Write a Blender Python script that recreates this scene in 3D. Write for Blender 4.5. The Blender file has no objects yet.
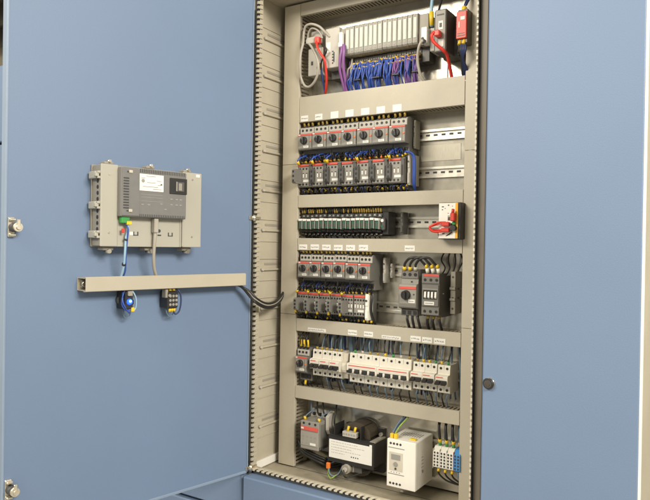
import bpy, math, random
from mathutils import Vector, Matrix
random.seed(7)
S = bpy.context.scene
COL = S.collection
R = math.radians

# ------------------------------------------------------------------ camera model
CAM = Vector((.762, -1.418, 1.25))
FPX, YAW, PITCH, ROLL, DOOR = 643.48, R(-32.529), R(-.391), R(.8795), R(77.868)
_F = Vector((math.sin(YAW)*math.cos(PITCH), math.cos(YAW)*math.cos(PITCH), math.sin(PITCH)))
_r = _F.cross(Vector((0, 0, 1))).normalized(); _u = _r.cross(_F)
_c, _s = math.cos(ROLL), math.sin(ROLL)
_r, _u = _c*_r + _s*_u, -_s*_r + _c*_u
def at(px, py, y=0.0):
    """point of the upright plane y = const that a measured photo position falls on"""
    v = _F + _r*((px-325)/FPX) - _u*((py-250)/FPX)
    return CAM + v*((y-CAM.y)/v.y)
HX, HY = -.2826, -.128                       # hinge line
SD = Vector((-math.cos(DOOR), -math.sin(DOOR), 0)); ND = Vector((math.sin(DOOR), -math.cos(DOOR), 0))
def dw(s, h, z): return Vector((HX, HY, 0)) + SD*s + ND*h + Vector((0, 0, z))

# ------------------------------------------------------------------ materials
def M(name, col, rough=.5, metal=0., var=.08, scale=25., bump=0., bscale=400., coat=0., rvar=.08, emit=None, dirt=0., stretch=None, speck=0., sscale=650.):
    m = bpy.data.materials.new(name); m.use_nodes = True
    nt = m.node_tree; b = nt.nodes['Principled BSDF']
    tc = nt.nodes.new('ShaderNodeTexCoord')
    src = tc.outputs['Object']
    if stretch:
        mp = nt.nodes.new('ShaderNodeMapping'); mp.inputs['Scale'].default_value = stretch
        nt.links.new(src, mp.inputs[0]); src = mp.outputs[0]
    n = nt.nodes.new('ShaderNodeTexNoise'); n.inputs['Scale'].default_value = scale; n.inputs['Detail'].default_value = 5
    nt.links.new(src, n.inputs['Vector'])
    cr = nt.nodes.new('ShaderNodeMapRange')
    cr.inputs['From Min'].default_value = .25; cr.inputs['From Max'].default_value = .75
    cr.inputs['To Min'].default_value = 1-var; cr.inputs['To Max'].default_value = 1+var
    nt.links.new(n.outputs['Fac'], cr.inputs['Value'])
    mx = nt.nodes.new('ShaderNodeMix'); mx.data_type = 'RGBA'; mx.blend_type = 'MULTIPLY'; mx.inputs['Factor'].default_value = 1
    mx.inputs['A'].default_value = (*col, 1)
    nt.links.new(cr.outputs[0], mx.inputs['B'])
    out = mx.outputs['Result']
    if speck:
        n3 = nt.nodes.new('ShaderNodeTexNoise'); n3.inputs['Scale'].default_value = sscale; n3.inputs['Detail'].default_value = 3
        nt.links.new(tc.outputs['Object'], n3.inputs['Vector'])
        r3 = nt.nodes.new('ShaderNodeMapRange'); r3.inputs['From Min'].default_value = .3; r3.inputs['From Max'].default_value = .7
        r3.inputs['To Min'].default_value = 1-speck; r3.inputs['To Max'].default_value = 1+speck
        nt.links.new(n3.outputs['Fac'], r3.inputs['Value'])
        m3 = nt.nodes.new('ShaderNodeMix'); m3.data_type = 'RGBA'; m3.blend_type = 'MULTIPLY'; m3.inputs['Factor'].default_value = 1
        nt.links.new(out, m3.inputs['A']); nt.links.new(r3.outputs[0], m3.inputs['B']); out = m3.outputs['Result']
    if dirt:
        n2 = nt.nodes.new('ShaderNodeTexNoise'); n2.inputs['Scale'].default_value = 9; n2.inputs['Detail'].default_value = 9; n2.inputs['Roughness'].default_value = .7
        nt.links.new(tc.outputs['Object'], n2.inputs['Vector'])
        r2 = nt.nodes.new('ShaderNodeMapRange'); r2.inputs['From Min'].default_value = .48; r2.inputs['From Max'].default_value = .72
        r2.inputs['To Min'].default_value = 0; r2.inputs['To Max'].default_value = dirt
        nt.links.new(n2.outputs['Fac'], r2.inputs['Value'])
        m2 = nt.nodes.new('ShaderNodeMix'); m2.data_type = 'RGBA'; m2.inputs['B'].default_value = (.09, .075, .05, 1)
        nt.links.new(r2.outputs[0], m2.inputs['Factor']); nt.links.new(out, m2.inputs['A']); out = m2.outputs['Result']
    nt.links.new(out, b.inputs['Base Color'])
    rr = nt.nodes.new('ShaderNodeMapRange')
    rr.inputs['To Min'].default_value = max(.03, rough-rvar); rr.inputs['To Max'].default_value = min(1, rough+rvar)
    nt.links.new(n.outputs['Fac'], rr.inputs['Value']); nt.links.new(rr.outputs[0], b.inputs['Roughness'])
    b.inputs['Metallic'].default_value = metal
    if coat:
        b.inputs['Coat Weight'].default_value = coat; b.inputs['Coat Roughness'].default_value = .3
    if bump:
        nb = nt.nodes.new('ShaderNodeTexNoise'); nb.inputs['Scale'].default_value = bscale; nb.inputs['Detail'].default_value = 2
        nt.links.new(tc.outputs['Object'], nb.inputs['Vector'])
        bp = nt.nodes.new('ShaderNodeBump'); bp.inputs['Strength'].default_value = bump; bp.inputs['Distance'].default_value = .0005
        nt.links.new(nb.outputs['Fac'], bp.inputs['Height']); nt.links.new(bp.outputs[0], b.inputs['Normal'])
    if emit:
        b.inputs['Emission Color'].default_value = (*emit[0], 1); b.inputs['Emission Strength'].default_value = emit[1]
    return m
K = dict(
 blue=M('blue paint', (.150, .213, .328), .52, var=.05, scale=2.2, speck=.055, bump=.25, bscale=420, rvar=.16),
 bluelite=M('bright edge blue', (.22, .285, .38), .4, var=.03),  # lighter blue that paints the bright line on the bevelled door edges
 beige=M('beige paint', (.455, .412, .318), .45, speck=.03, var=.05, scale=6, bump=.1, bscale=700, dirt=.12),
 duct=M('beige duct plastic', (.475, .430, .335), .42, speck=.03, var=.05, scale=5, bump=.08, dirt=.10, rvar=.14),
 ductd=M('duct base plastic', (.33, .285, .21), .5, var=.05),
 floor=M('dusty base plate', (.36, .32, .235), .5, var=.15, scale=14, dirt=.55, bump=.2, bscale=150),
 cream=M('cream paint', (.56, .51, .40), .5, var=.03, bump=.1),
 zinc=M('galvanised steel', (.52, .49, .41), .20, metal=.62, var=.14, scale=40, rvar=.06, bump=.08, bscale=120),
 rail=M('zinc rail', (.66, .63, .55), .30, metal=.9, var=.08, scale=60),
 chrome=M('bright zinc', (.78, .72, .60), .22, metal=.95, var=.06),
 latchzinc=M('yellow zinc', (.70, .645, .52), .3, metal=.8, var=.1, scale=90),
 rubber=M('black rubber', (.02, .019, .017), .75, var=.15),
 black=M('black plastic', (.022, .021, .02), .45, var=.15),
 dark=M('dark grey plastic', (.088, .084, .076), .5, var=.1, bump=.05),
 grey=M('grey plastic', (.18, .172, .152), .5, var=.07, scale=60, bump=.05),
 mgrey=M('mid grey plastic', (.29, .272, .235), .5, var=.06, bump=.05),
 lgrey=M('light grey plastic', (.47, .44, .38), .5, var=.05, bump=.05),
 hmi=M('grey cast housing', (.175, .17, .16), .55, var=.06, scale=80, bump=.15),
 hmiside=M('grey sheet side', (.30, .275, .225), .5, var=.05),
 white=M('white plastic', (.84, .81, .73), .42, var=.03),
 mcb=M('breaker plastic', (.72, .68, .58), .42, var=.03, scale=50),
 mcb2=M('breaker terminal plastic', (.60, .55, .45), .45, var=.04),
 paper=M('white label film', (.80, .78, .72), .5, var=.03),
 plcw=M('pale module label', (.43, .49, .41), .4, var=.04),
 red=M('red plastic', (.62, .055, .035), .4, var=.08),
 redbar=M('salmon red stripe', (.66, .10, .07), .45, var=.08),
 redcab=M('red cable', (.65, .035, .02), .38, var=.08),
 yellow=M('yellow sleeve', (.82, .56, .03), .45, var=.08),
 ochre=M('ochre sleeve', (.40, .27, .05), .5, var=.2),
 orange=M('orange plastic', (.80, .20, .03), .45, var=.08),
 yelor=M('amber stripe', (.85, .42, .02), .45, var=.03),
 green=M('green plastic', (.05, .30, .07), .45, var=.1),
 relay=M('green tinted relay', (.045, .13, .085), .25, var=.15),
 wblue=M('blue wire', (.035, .085, .36), .42, var=.15),
 wnavy=M('navy wire', (.018, .03, .10), .42, var=.15),
 wgb=M('grey blue wire', (.13, .19, .25), .45, var=.15),
 wpurp=M('violet wire', (.20, .11, .34), .42, var=.12),
 purp=M('purple cable', (.23, .085, .27), .4, var=.08),
 wblk=M('black wire', (.018, .017, .016), .42, var=.15),
 wgry=M('grey cable', (.40, .37, .31), .42, var=.06),
 wgy=M('green yellow wire', (.25, .38, .05), .45, var=.5, scale=150),
 lblue=M('pale blue cable', (.32, .50, .62), .4, var=.05),
 tblue=M('blue terminal plastic', (.06, .27, .62), .4, var=.05),
 brown=M('varnished winding', (.065, .050, .034), .4, var=.25, scale=120, stretch=(1, 1, 8)),
 steel=M('dark lamination', (.05, .044, .036), .5, var=.3, scale=30, stretch=(1, 40, 1)),
 ink=M('dark ink', (.05, .05, .05), .6, var=.1),
 inkg=M('grey ink', (.30, .29, .26), .6, var=.1),
 led=M('blue lamp', (.02, .08, .6), .3, emit=((.02, .10, 1.), 1.6)),
 ledw=M('lamp core', (.3, .7, 1.), .3, emit=((.2, .65, 1.), 2.5)),
 hmicover=M('panel sheet', (.42, .402, .335), .42, var=.04, scale=9, bump=.06),
 sidec=M('dull cream side', (.40, .365, .28), .6, var=.06, scale=5, dirt=.15),
 sheet=M('streaked plate reflection', (.46, .43, .35), .35, metal=.3, var=.12, scale=60, stretch=(14, 1, 1)),  # pale streaked tone that paints a reflection on the mounting plate
 lgrey2=M('face grey plastic', (.33, .31, .265), .5, var=.06, bump=.05),
 bodyg=M('deep grey plastic', (.115, .108, .095), .5, var=.07, bump=.05),
 brownstrip=M('brown grey profile', (.17, .145, .11), .5, var=.1),
 conc=M('grey floor screed', (.30, .29, .27), .6, var=.12, scale=2, bump=.1, bscale=80),
 wall=M('warm plaster', (.60, .53, .40), .8, var=.05, scale=3),
 ceil=M('dark ceiling', (.10, .09, .065), .8, var=.2, scale=3),
)

# ------------------------------------------------------------------ mesh builder
class MB:
    def __init__(s): s.v = []; s.f = []; s.m = []; s.sm = []
    def add(s, vs, fs, m=0, smooth=False):
        o = len(s.v); s.v += [tuple(p) for p in vs]
        for f in fs: s.f.append([i+o for i in f]); s.m.append(m); s.sm.append(smooth)
        return s
    def box(s, x0, x1, y0, y1, z0, z1, m=0, b=.0006):
        x0, x1 = sorted((x0, x1)); y0, y1 = sorted((y0, y1)); z0, z1 = sorted((z0, z1))
        b = min(b, .3*(x1-x0), .3*(y1-y0), .3*(z1-z0))
        vs = []; idx = {}
        for i, X in enumerate((x0, x1)):
            for j, Y in enumerate((y0, y1)):
                for k, Z in enumerate((z0, z1)):
                    sx, sy, sz = (1-2*i)*b, (1-2*j)*b, (1-2*k)*b
                    for a, p in enumerate(((X, Y+sy, Z+sz), (X+sx, Y, Z+sz), (X+sx, Y+sy, Z))):
                        idx[i, j, k, a] = len(vs); vs.append(p)
        q = lambda *l: [idx[t] for t in l]
        fs = []
        fs.append(q((0,0,0,0),(0,0,1,0),(0,1,1,0),(0,1,0,0))); fs.append(q((1,0,0,0),(1,1,0,0),(1,1,1,0),(1,0,1,0)))
        fs.append(q((0,0,0,1),(1,0,0,1),(1,0,1,1),(0,0,1,1))); fs.append(q((0,1,0,1),(0,1,1,1),(1,1,1,1),(1,1,0,1)))
        fs.append(q((0,0,0,2),(0,1,0,2),(1,1,0,2),(1,0,0,2))); fs.append(q((0,0,1,2),(1,0,1,2),(1,1,1,2),(0,1,1,2)))
        for i in (0, 1):
            for j in (0, 1):
                fs.append(q((i,j,0,0),(i,j,1,0),(i,j,1,1),(i,j,0,1)))
                fs.append(q((i,0,j,0),(i,1,j,0),(i,1,j,2),(i,0,j,2)))
                fs.append(q((0,i,j,1),(1,i,j,1),(1,i,j,2),(0,i,j,2)))
                for k in (0, 1): fs.append(q((i,j,k,0),(i,j,k,1),(i,j,k,2)))
        return s.add(vs, fs, m)
    def prism(s, prof, a0, a1, axis='x', m=0):
        n = len(prof)
        def P(a, p): return (a, p[0], p[1]) if axis == 'x' else (p[0], a, p[1]) if axis == 'y' else (p[0], p[1], a)
        vs = [P(a0, p) for p in prof] + [P(a1, p) for p in prof]
        fs = [list(range(n)), list(range(2*n-1, n-1, -1))] + [[i, (i+1) % n, n+(i+1) % n, n+i] for i in range(n)]
        return s.add(vs, fs, m)
    def cyl(s, p0, p1, r, n=14, m=0, r1=None, cap=True):
        p0, p1 = Vector(p0), Vector(p1); d = (p1-p0).normalized()
        a = d.orthogonal().normalized(); b = d.cross(a); r1 = r if r1 is None else r1
        vs = []
        for p, q in ((p0, r), (p1, r1)):
            for i in range(n):
                t = 2*math.pi*i/n; vs.append(p + a*(q*math.cos(t)) + b*(q*math.sin(t)))
        s.add(vs, [[i, (i+1) % n, n+(i+1) % n, n+i] for i in range(n)], m, True)
        if cap:
            o = len(s.v)-2*n
            s.f.append([o+i for i in range(n-1, -1, -1)]); s.f.append([o+n+i for i in range(n)]); s.m += [m, m]; s.sm += [False, False]
        return s
    def tube(s, pts, r, n=7, m=0, sub=6):
        P = [Vector(p) for p in pts]
        if len(P) > 2:
            Q = [2*P[0]-P[1]] + P + [2*P[-1]-P[-2]]; o = []
            for i in range(1, len(Q)-2):
                for k in range(sub):
                    t = k/sub; a, b, c, d = Q[i-1:i+3]
                    o.append(.5*((2*b) + (c-a)*t + (2*a-5*b+4*c-d)*t*t + (3*b-a-3*c+d)*t**3))
            P = o + [P[-1]]
        vs = []; fr = None; L = len(P)
        for i, p in enumerate(P):
            d = (P[min(i+1, L-1)] - P[max(i-1, 0)]).normalized()
            fr = d.orthogonal().normalized() if fr is None else (fr - d*fr.dot(d)).normalized()
            b = d.cross(fr)
            for k in range(n):
                t = 2*math.pi*k/n; vs.append(p + fr*(r*math.cos(t)) + b*(r*math.sin(t)))
        fs = [[i*n+k, i*n+(k+1) % n, (i+1)*n+(k+1) % n, (i+1)*n+k] for i in range(L-1) for k in range(n)]
        s.add(vs, fs, m, True)
        o = len(s.v)-L*n
        s.f.append([o+k for k in range(n-1, -1, -1)]); s.f.append([o+(L-1)*n+k for k in range(n)]); s.m += [m, m]; s.sm += [False]*2
        return s
    def build(s, name, mats, parent=None, bevel=0., org=None):
        o0 = ORG.get(parent.name, Vector()) if parent else (Vector(org) if org else Vector())
        me = bpy.data.meshes.new(name)
        me.from_pydata([tuple(Vector(p)-o0) for p in s.v], [], s.f)
        for k in (mats if isinstance(mats, (list, tuple)) else [mats]): me.materials.append(K[k])
        me.polygons.foreach_set('material_index', s.m); me.polygons.foreach_set('use_smooth', s.sm)
        me.update()
        o = bpy.data.objects.new(name, me); COL.objects.link(o)
        if parent: o.parent = parent
        elif org: o.location = org
        ORG[o.name] = o0
        if bevel:
            b = o.modifiers.new('bevel', 'BEVEL'); b.width = bevel; b.segments = 2; b.limit_method = 'ANGLE'; b.angle_limit = R(35)
        return o
ORG = {}
def tag(o, label, cat, group=None):
    o['label'] = label; o['category'] = cat
    if group: o['group'] = group
    return o
def thing(name, label, cat, loc, group=None, rotz=0, org=None):
    o = bpy.data.objects.new(name, None); COL.objects.link(o); o.empty_display_size = .02
    o.location = loc; o.rotation_euler = (0, 0, rotz); ORG[o.name] = Vector(org if org is not None else loc)
    return tag(o, label, cat, group)
def dup(root, off, label=None):
    r = root.copy(); COL.objects.link(r)
    r.location = Vector(root.location)+Vector(off)+Vector((random.uniform(-.0003, .0003), random.uniform(-.0008, .0006), random.uniform(-.0006, .0006)))
    r.rotation_euler = (random.uniform(-.008, .008), random.uniform(-.008, .008), random.uniform(-.008, .008))
    if label: r['label'] = label
    for ch in list(root.children):
        c = ch.copy(); COL.objects.link(c); c.parent = r
        if c.name.startswith('dial'):
            C = Vector((-.002, 0, .05)); a = random.uniform(-.22, .22); c.rotation_euler = (0, a, 0); c.location = C - Matrix.Rotation(a, 3, 'Y') @ C
        for g in list(ch.children):
            d = g.copy(); COL.objects.link(d); d.parent = c
    return r
def struct(o): o['kind'] = 'structure'; return o
ORD = ['leftmost', 'second', 'third', 'fourth', 'fifth', 'sixth', 'seventh', 'eighth', 'ninth', 'tenth', 'eleventh', 'twelfth', 'thirteenth', 'fourteenth', 'fifteenth', 'sixteenth', 'seventeenth', 'eighteenth']
def nth(i): return 'leftmost' if i == 0 else ORD[i] + ' from the left'
YP = .067                                    # face of the mounting plate
def on_door(name, label, cat, s, z, group=None):
    return thing(name, label, cat, dw(s, 0, z), group, DOOR+math.pi, org=(s, 0, z))

def wire(pts, r, mat, label, group=None, name='wire', cat='wire', sleeves=(), n=6):
    """one wire; sleeves = (index_a, index_b, radius, material) pieces along given points"""
    o = MB().tube(pts, r, n).build(name, mat, org=tuple(pts[0]))
    tag(o, label, cat, group)
    for a, b, rr, mm in sleeves:
        MB().cyl(a, b, rr, 8).build('marker_sleeve', mm, o)
    return o

# ------------------------------------------------------------------ room
struct(MB().box(-6, 6, -6, 3, -.05, 0).build('floor', 'conc'))
struct(MB().box(-6, 6, 2.2, 2.3, 0, 3.2).build('wall', 'wall'))
cl = MB().box(-6, 0, -.2, 2.2, 3.2, 3.3)
for i in range(6): cl.box(-6, 0, .2+i*.35, .26+i*.35, 3.05, 3.2)
struct(cl.build('ceiling', 'ceil'))

# ------------------------------------------------------------------ main cabinet
ZF, ZT = .65, 1.90
cab = thing('control_cabinet', 'open beige and blue electrical control cabinet with its door swung out', 'cabinet', (0, 0, 0))
YL = -.099
# mounting plate
mp = MB().box(-.287, .287, YP, YP+.003, .658, 1.897)
mp.build('mounting_plate', 'zinc', cab)
# side walls with ribs and studs
sw = MB()
sw.box(-.312, -.307, YL, .14, .60, 1.93)
ribs = [1.80, 1.70, 1.60, 1.50, 1.395, 1.2885, 1.183, 1.078, .975, .868, .762]
for z in ribs:
    sw.box(-.307, -.3005, -.055, .03, z-.0030, z+.0030, 0, .0016); sw.box(-.307, -.3058, -.045, .035, z+.0120, z+.0180, 3, .0004)
    sw.box(-.307, -.3046, -.07, .05, z-.0305, z-.0280, 0, .0004); sw.box(-.307, -.3046, -.07, .05, z+.0280, z+.0305, 0, .0004)
    sw.cyl((-.307, -.058, z), (-.2995, -.058, z), .0040, 12, 1, .0032)
sw.box(-.307, -.2995, -.085, .06, .652, .672, 2, .001)
sw.build('side_wall', ['beige', 'lgrey', 'paper', 'hmiside'], cab)
MB().box(.312, .317, YL, .14, .60, 1.93).build('side_wall', 'beige', cab)
MB().box(-.307, .312, .135, .14, .60, 1.93).build('rear_wall', 'beige', cab)
rf = MB().box(-.307, .312, YL, .135, ZT+.004, 1.93)
rf.build('roof', 'beige', cab)
fl = MB().box(-.307, .312, YL, .135, .62, ZF, 0)
fl.box(-.3, .31, .0045, .0065, ZF, ZF+.0004, 1, .0001)
fl.build('base_plate', ['floor', 'ink'], cab)
# front frame and its seal
fr = MB()
fr.box(-.312, -.2800, YL-.012, YL, .60, 1.93); fr.box(.304, .3215, YL-.012, YL, .60, 1.93, 1); fr.box(.3217, .3305, YL-.006, YL, .60, 1.93, 2)
fr.box(-.288, .304, YL-.012, YL, .62, .668); fr.box(-.288, .304, YL-.012, YL, 1.905, 1.93)
fr.box(-.288, .304, YL, YL+.010, .652, .6685)
frame = fr.build('front_frame', ['beige', 'brownstrip', 'rubber'], cab)
se = MB()
se.box(-.2850, -.2815, YL-.020, YL-.012, .664, 1.92, 0, .001); se.box(.3032, .3062, YL-.022, YL-.012, .664, 1.92, 0, .001)
se.box(-.2835, .303, YL-.022, YL-.012, .666, .6715, 0, .001)
z = .68
while z < 1.90:
    for X, w, mm in ((-.2800, .0058, 2), (.3026, .0036, 1)):
        q = random.uniform(-.0008, .0008); se.prism([(YL-.0225, z+q), (YL-.004, z+.0025+q), (YL-.004, z+.0085), (YL-.0225, z+.0068)], X-w*.5, X+w*.5, 'x', mm)
    z += .0125
x = -.277
while x < .30:
    se.prism([(x, YL-.024), (x+.0075, YL-.024), (x+.0105, YL-.008), (x+.003, YL-.008)], .669, .6728, 'z', 1)
    x += .0155
se.build('door_seal', ['rubber', 'cream', 'beige'], frame)
# lower front panel
lp = MB().box(-.284, .322, -.150, -.108, .12, .660, 0, .003)
lp.build('lower_panel', 'blue', cab)
MB().box(-.30, .322, -.106, .14, .0, .60).build('plinth', 'dark', cab)
# door: local s, h, z
drm = MB()
drm.box(.006, .600, -.022, 0, .666, 1.915, 0, .002)
drm.box(-.004, .006, -.022, -.0065, .666, 1.915, 0, .002)
drm.box(.0030, .0062, -.007, .0004, .667, 1.914, 1, .001)
drm.box(.5958, .6004, -.0215, .0006, .667, 1.914, 1, .0012)
drm.box(.007, .595, -.0205, .0010, .6645, .6712, 1, .001)
door = drm.build('door', ['blue', 'bluelite'], None)
door.parent = cab; door.location = (HX, HY, 0); door.rotation_euler = (0, 0, DOOR+math.pi); ORG[door.name] = Vector()
for z in (1.276, .7735):
    la = MB()
    la.box(.583, .5955, 0, .004, z-.019, z+.019, 0, .0015)
    la.box(.583, .5945, .004, .012, z-.017, z-.012, 0, .0012); la.box(.583, .5945, .004, .012, z+.012, z+.017, 0, .0012)
    la.cyl((.586, .004, z), (.586, .020, z), .0092, 20, 1)
    la.cyl((.5845, .020, z), (.5845, .027, z), .0090, 20, 0, .0082)
    la.box(.5815, .5878, .0265, .0295, z-.002, z+.0150, 0, .001)
    la.cyl((.5845, .027, z), (.5845, .031, z), .0045, 12, 0)
    la.build('latch', ['latchzinc', 'ink'], door)
for z in (1.318, .676, 1.888):
    hg = MB()
    hg.cyl((-.003, .004, z-.008), (-.003, .004, z+.008), .0045, 12, 0)
    hg.box(-.001, .012, .0005, .004, z-.005, z+.005, 0, .001); hg.box(-.024, -.004, .001, .005, z-.004, z+.004, 0, .001)
    hg.build('hinge', 'chrome', door)

# ------------------------------------------------------------------ neighbours
nb = thing('closed_cabinet', 'closed narrow blue cabinet with one black lock, right of the open cabinet', 'cabinet', (.48, 0, 0))
MB().box(.331, .622, -.140, -.118, .10, 2.05, 0, .003).build('door', 'blue', nb)
cc = MB().box(.333, .6215, -.117, .55, .0, 2.06, 0, .002)
cc.box(.6215, .6235, -.117, .55, .0, 2.06, 1, .0005); cc.box(.6205, .6242, -.139, -.119, .1, 2.05, 2, .001)  # last box: white strip painting the highlight on the door's right edge
cc.build('housing', ['dark', 'sidec', 'paper'], nb)
lk = MB(); zz = .976; xx = .3455
lk.cyl((xx, -.140, zz), (xx, -.1435, zz), .0125, 28, 0, .012)
lk.cyl((xx, -.1435, zz), (xx, -.1475, zz), .0118, 28, 1, .0098)
lk.cyl((xx, -.1475, zz), (xx, -.1482, zz), .0078, 24, 2)
lk.cyl((xx, -.1482, zz), (xx, -.1495, zz), .0042, 16, 3)
lk.build('lock', ['chrome', 'black', 'ink', 'brown'], nb)
lc = thing('drawer_cabinet', 'blue panelled cabinet row seen past the open door at far left', 'cabinet', (-1, 0, 0))
MB().box(-2.6, -.318, -.112, .5, 0, 1.855, 0, .002).build('housing', 'black', lc)
for a, b in ((.06, .552), (.562, 1.056), (1.066, 1.584), (1.594, 1.86)):
    for p, q in ((-1.10, -.2955), (-1.90, -1.108), (-2.6, -1.908)):
        MB().box(p, q, -.138, -.113, a, b, 0, .003).build('panel', 'blue', lc)

# ------------------------------------------------------------------ cable ducts
ZA = dict(top=(1.865, 1.898), A=(1.579, 1.6465), B=(1.351, 1.3845), C=(1.2365, 1.269), D=(1.020, 1.0535), E=(.8395, .872))
XL, XR = -.2315, .2325
def duct_h(label, z0, z1, stickers=()):
    t = thing('cable_duct', label, 'cable duct', (0, YP, z0))
    c = MB().box(XL+.0006, XR-.0006, 0, .0022, z0, z1, 0, .0009)
    c.box(XL+.0006, XR-.0006, .0022, .010, z0, z0+.0018, 0, .0004); c.box(XL+.0006, XR-.0006, .0022, .010, z1-.0018, z1, 0, .0004)
    c.build('cover', 'duct', t)
    b = MB()
    x = XL+.003
    while x < XR-.007:
        b.box(x, x+.0058, .008, .046, z0+.0020, z0+.0036, 0, .0003); b.box(x, x+.0058, .008, .046, z1-.0036, z1-.0020, 0, .0003)
        x += .0098
    b.box(XL+.001, XR-.001, .046, YP-.0002, z0+.002, z0+.0036, 0, .0003); b.box(XL+.001, XR-.001, .046, YP-.0002, z1-.0036, z1-.002, 0, .0003)
    b.box(XL+.001, XR-.001, YP-.003, YP-.0004, z0+.004, z1-.004, 0, .0003)
    b.build('slotted_base', 'ductd', t)
    for (x0, x1, za, zb, ink) in stickers:
        q = random.uniform(-.0007, .0007); x0 += q; x1 += q; za += q*.8; zb += q*.8+random.uniform(-.0006, .0006)
        s = MB().box(x0, x1, -.0009, -.0002, za, zb, 0, .0002)
        if ink:
            k = x0+.0025
            while k < x1-.0045:
                w = random.uniform(.0012, .0032); zc = (za+zb)/2+random.uniform(-.0008, .0008)
                s.box(k, k+w, -.0011, -.0009, zc-.0016, zc+.0016, 1, .0001); k += w+random.uniform(.0008, .002)
        s.build('sticker', ['paper', 'inkg'], t)
pit = .045
kx = [-.2058+i*.0450 for i in range(7)]
kx4 = [-.2040+i*.0366 for i in range(6)]
duct_h('topmost horizontal beige cable duct closing the frame above the controller modules', *ZA['top'])
duct_h('tall horizontal beige duct with seven bare white stickers, under the blue wires', *ZA['A'], [(x-.0195+(.004 if i > 1 else 0), x+.0035+(.005 if i > 1 else 0), 1.580, 1.580+(.0155 if i < 2 else .0175), i < 2) for i, x in enumerate(kx)])
duct_h('plain narrow beige duct between the upper contactors and the green relays', *ZA['B'])
duct_h('narrow beige duct with stickers just below the green relays', *ZA['C'], [(x-.0205, x+.0060, 1.2385, 1.2525, True) for x in kx4] + [(.087, .114, 1.240, 1.2535, True)])
d1 = [(308, 326), (348, 357), (364, 373), (382, 401), (410.5, 421), (422.5, 432.5), (434.5, 446)]
duct_h('narrow beige duct with stickers just above the white circuit breakers', *ZA['D'], [(at(a, 333).x, at(b, 335).x, 1.0235, 1.0365 if b-a < 12 else 1.032, True) for a, b in d1])
duct_h('plain beige duct with visible comb under the white circuit breakers', *ZA['E'])
def duct_v(label, x0, x1, joins, z1):
    t = thing('cable_duct', label, 'cable duct', ((x0+x1)/2, YP, .653))
    zs = [.653]+joins+[z1]
    for a, b in zip(zs, zs[1:]):
        c = MB().box(x0, x1, 0, .0022, a+.0004, b-.0004, 0, .0009)
        c.box(x0, x0+.0018, .0022, .010, a+.0004, b-.0004, 0, .0004); c.box(x1-.0018, x1, .0022, .010, a+.0004, b-.0004, 0, .0004)
        c.build('cover', 'duct', t)
    b = MB(); z = .657
    while z < z1-.007:
        b.box(x0+.002, x0+.0036, .008, .050, z, z+.0058, 0, .0003); b.box(x1-.0036, x1-.002, .008, .050, z, z+.0058, 0, .0003)
        z += .0098
    b.box(x0+.002, x0+.0036, .050, YP-.0002, .654, z1-.001, 0, .0003); b.box(x1-.0036, x1-.002, .050, YP-.0002, .654, z1-.001, 0, .0003)
    b.build('slotted_base', 'ductd', t)
duct_v('full height vertical beige cable duct at the left, ribbed inner side', -.2835, -.232, [1.0635, 1.4678], 1.898)
duct_v('full height vertical beige cable duct along the right cabinet edge', .233, .284, [1.0650, 1.4735], 1.898)

# ------------------------------------------------------------------ DIN rails
def rail(z, x0, x1, label):
    h = .0135
    p = [(YP-.0003, z-.009), (YP-.0003, z+.009), (YP-.0065, z+.009), (YP-.0065, z+h), (YP-.0075, z+h), (YP-.0075, z+.008), (YP-.0013, z+.008), (YP-.0013, z-.008), (YP-.0075, z-.008), (YP-.0075, z-h), (YP-.0065, z-h), (YP-.0065, z-.009)]
    m = MB().prism(p, x0, x1, 'x', 0)
    x = x0+.008
    while x < x1-.014:
        m.box(x, x+.0105, YP-.0018, YP-.0012, z-.0024, z+.0024, 1, .0002); x += .0205
    tag(m.build('din_rail', ['rail', 'ink'], org=((x0+x1)/2, YP, z)), label, 'rail')
rail(1.527, XL+.004, XR-.004, 'perforated steel rail carrying the upper row of seven dial starters')
rail(1.4345, XL+.004, XR-.004, 'perforated steel rail carrying the upper row of contactors')
rail(1.312, XL+.004, XR-.05, 'steel rail behind the row of green relays')
rail(1.1885, XL+.004, .058, 'steel rail carrying the lower row of six dial starters')
rail(1.0950, XL+.004, .066, 'steel rail carrying the lower contactors with grey side blocks')
rail(.9415, XL+.004, XR-.002, 'steel rail behind the white circuit breakers')
rail(.765, .12, XR-.003, 'steel rail holding the white and blue terminal blocks')
rail(1.758, XL+.004, XR-.004, 'steel rail in the top row carrying the controller modules')
# pale slab painting the plate's reflection in the empty bay of row two
MB().box(.095, .2, YP-.0012, YP-.0002, 1.463, 1.503, 0, .0003).build('plate_reflection', 'sheet', cab)

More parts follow.
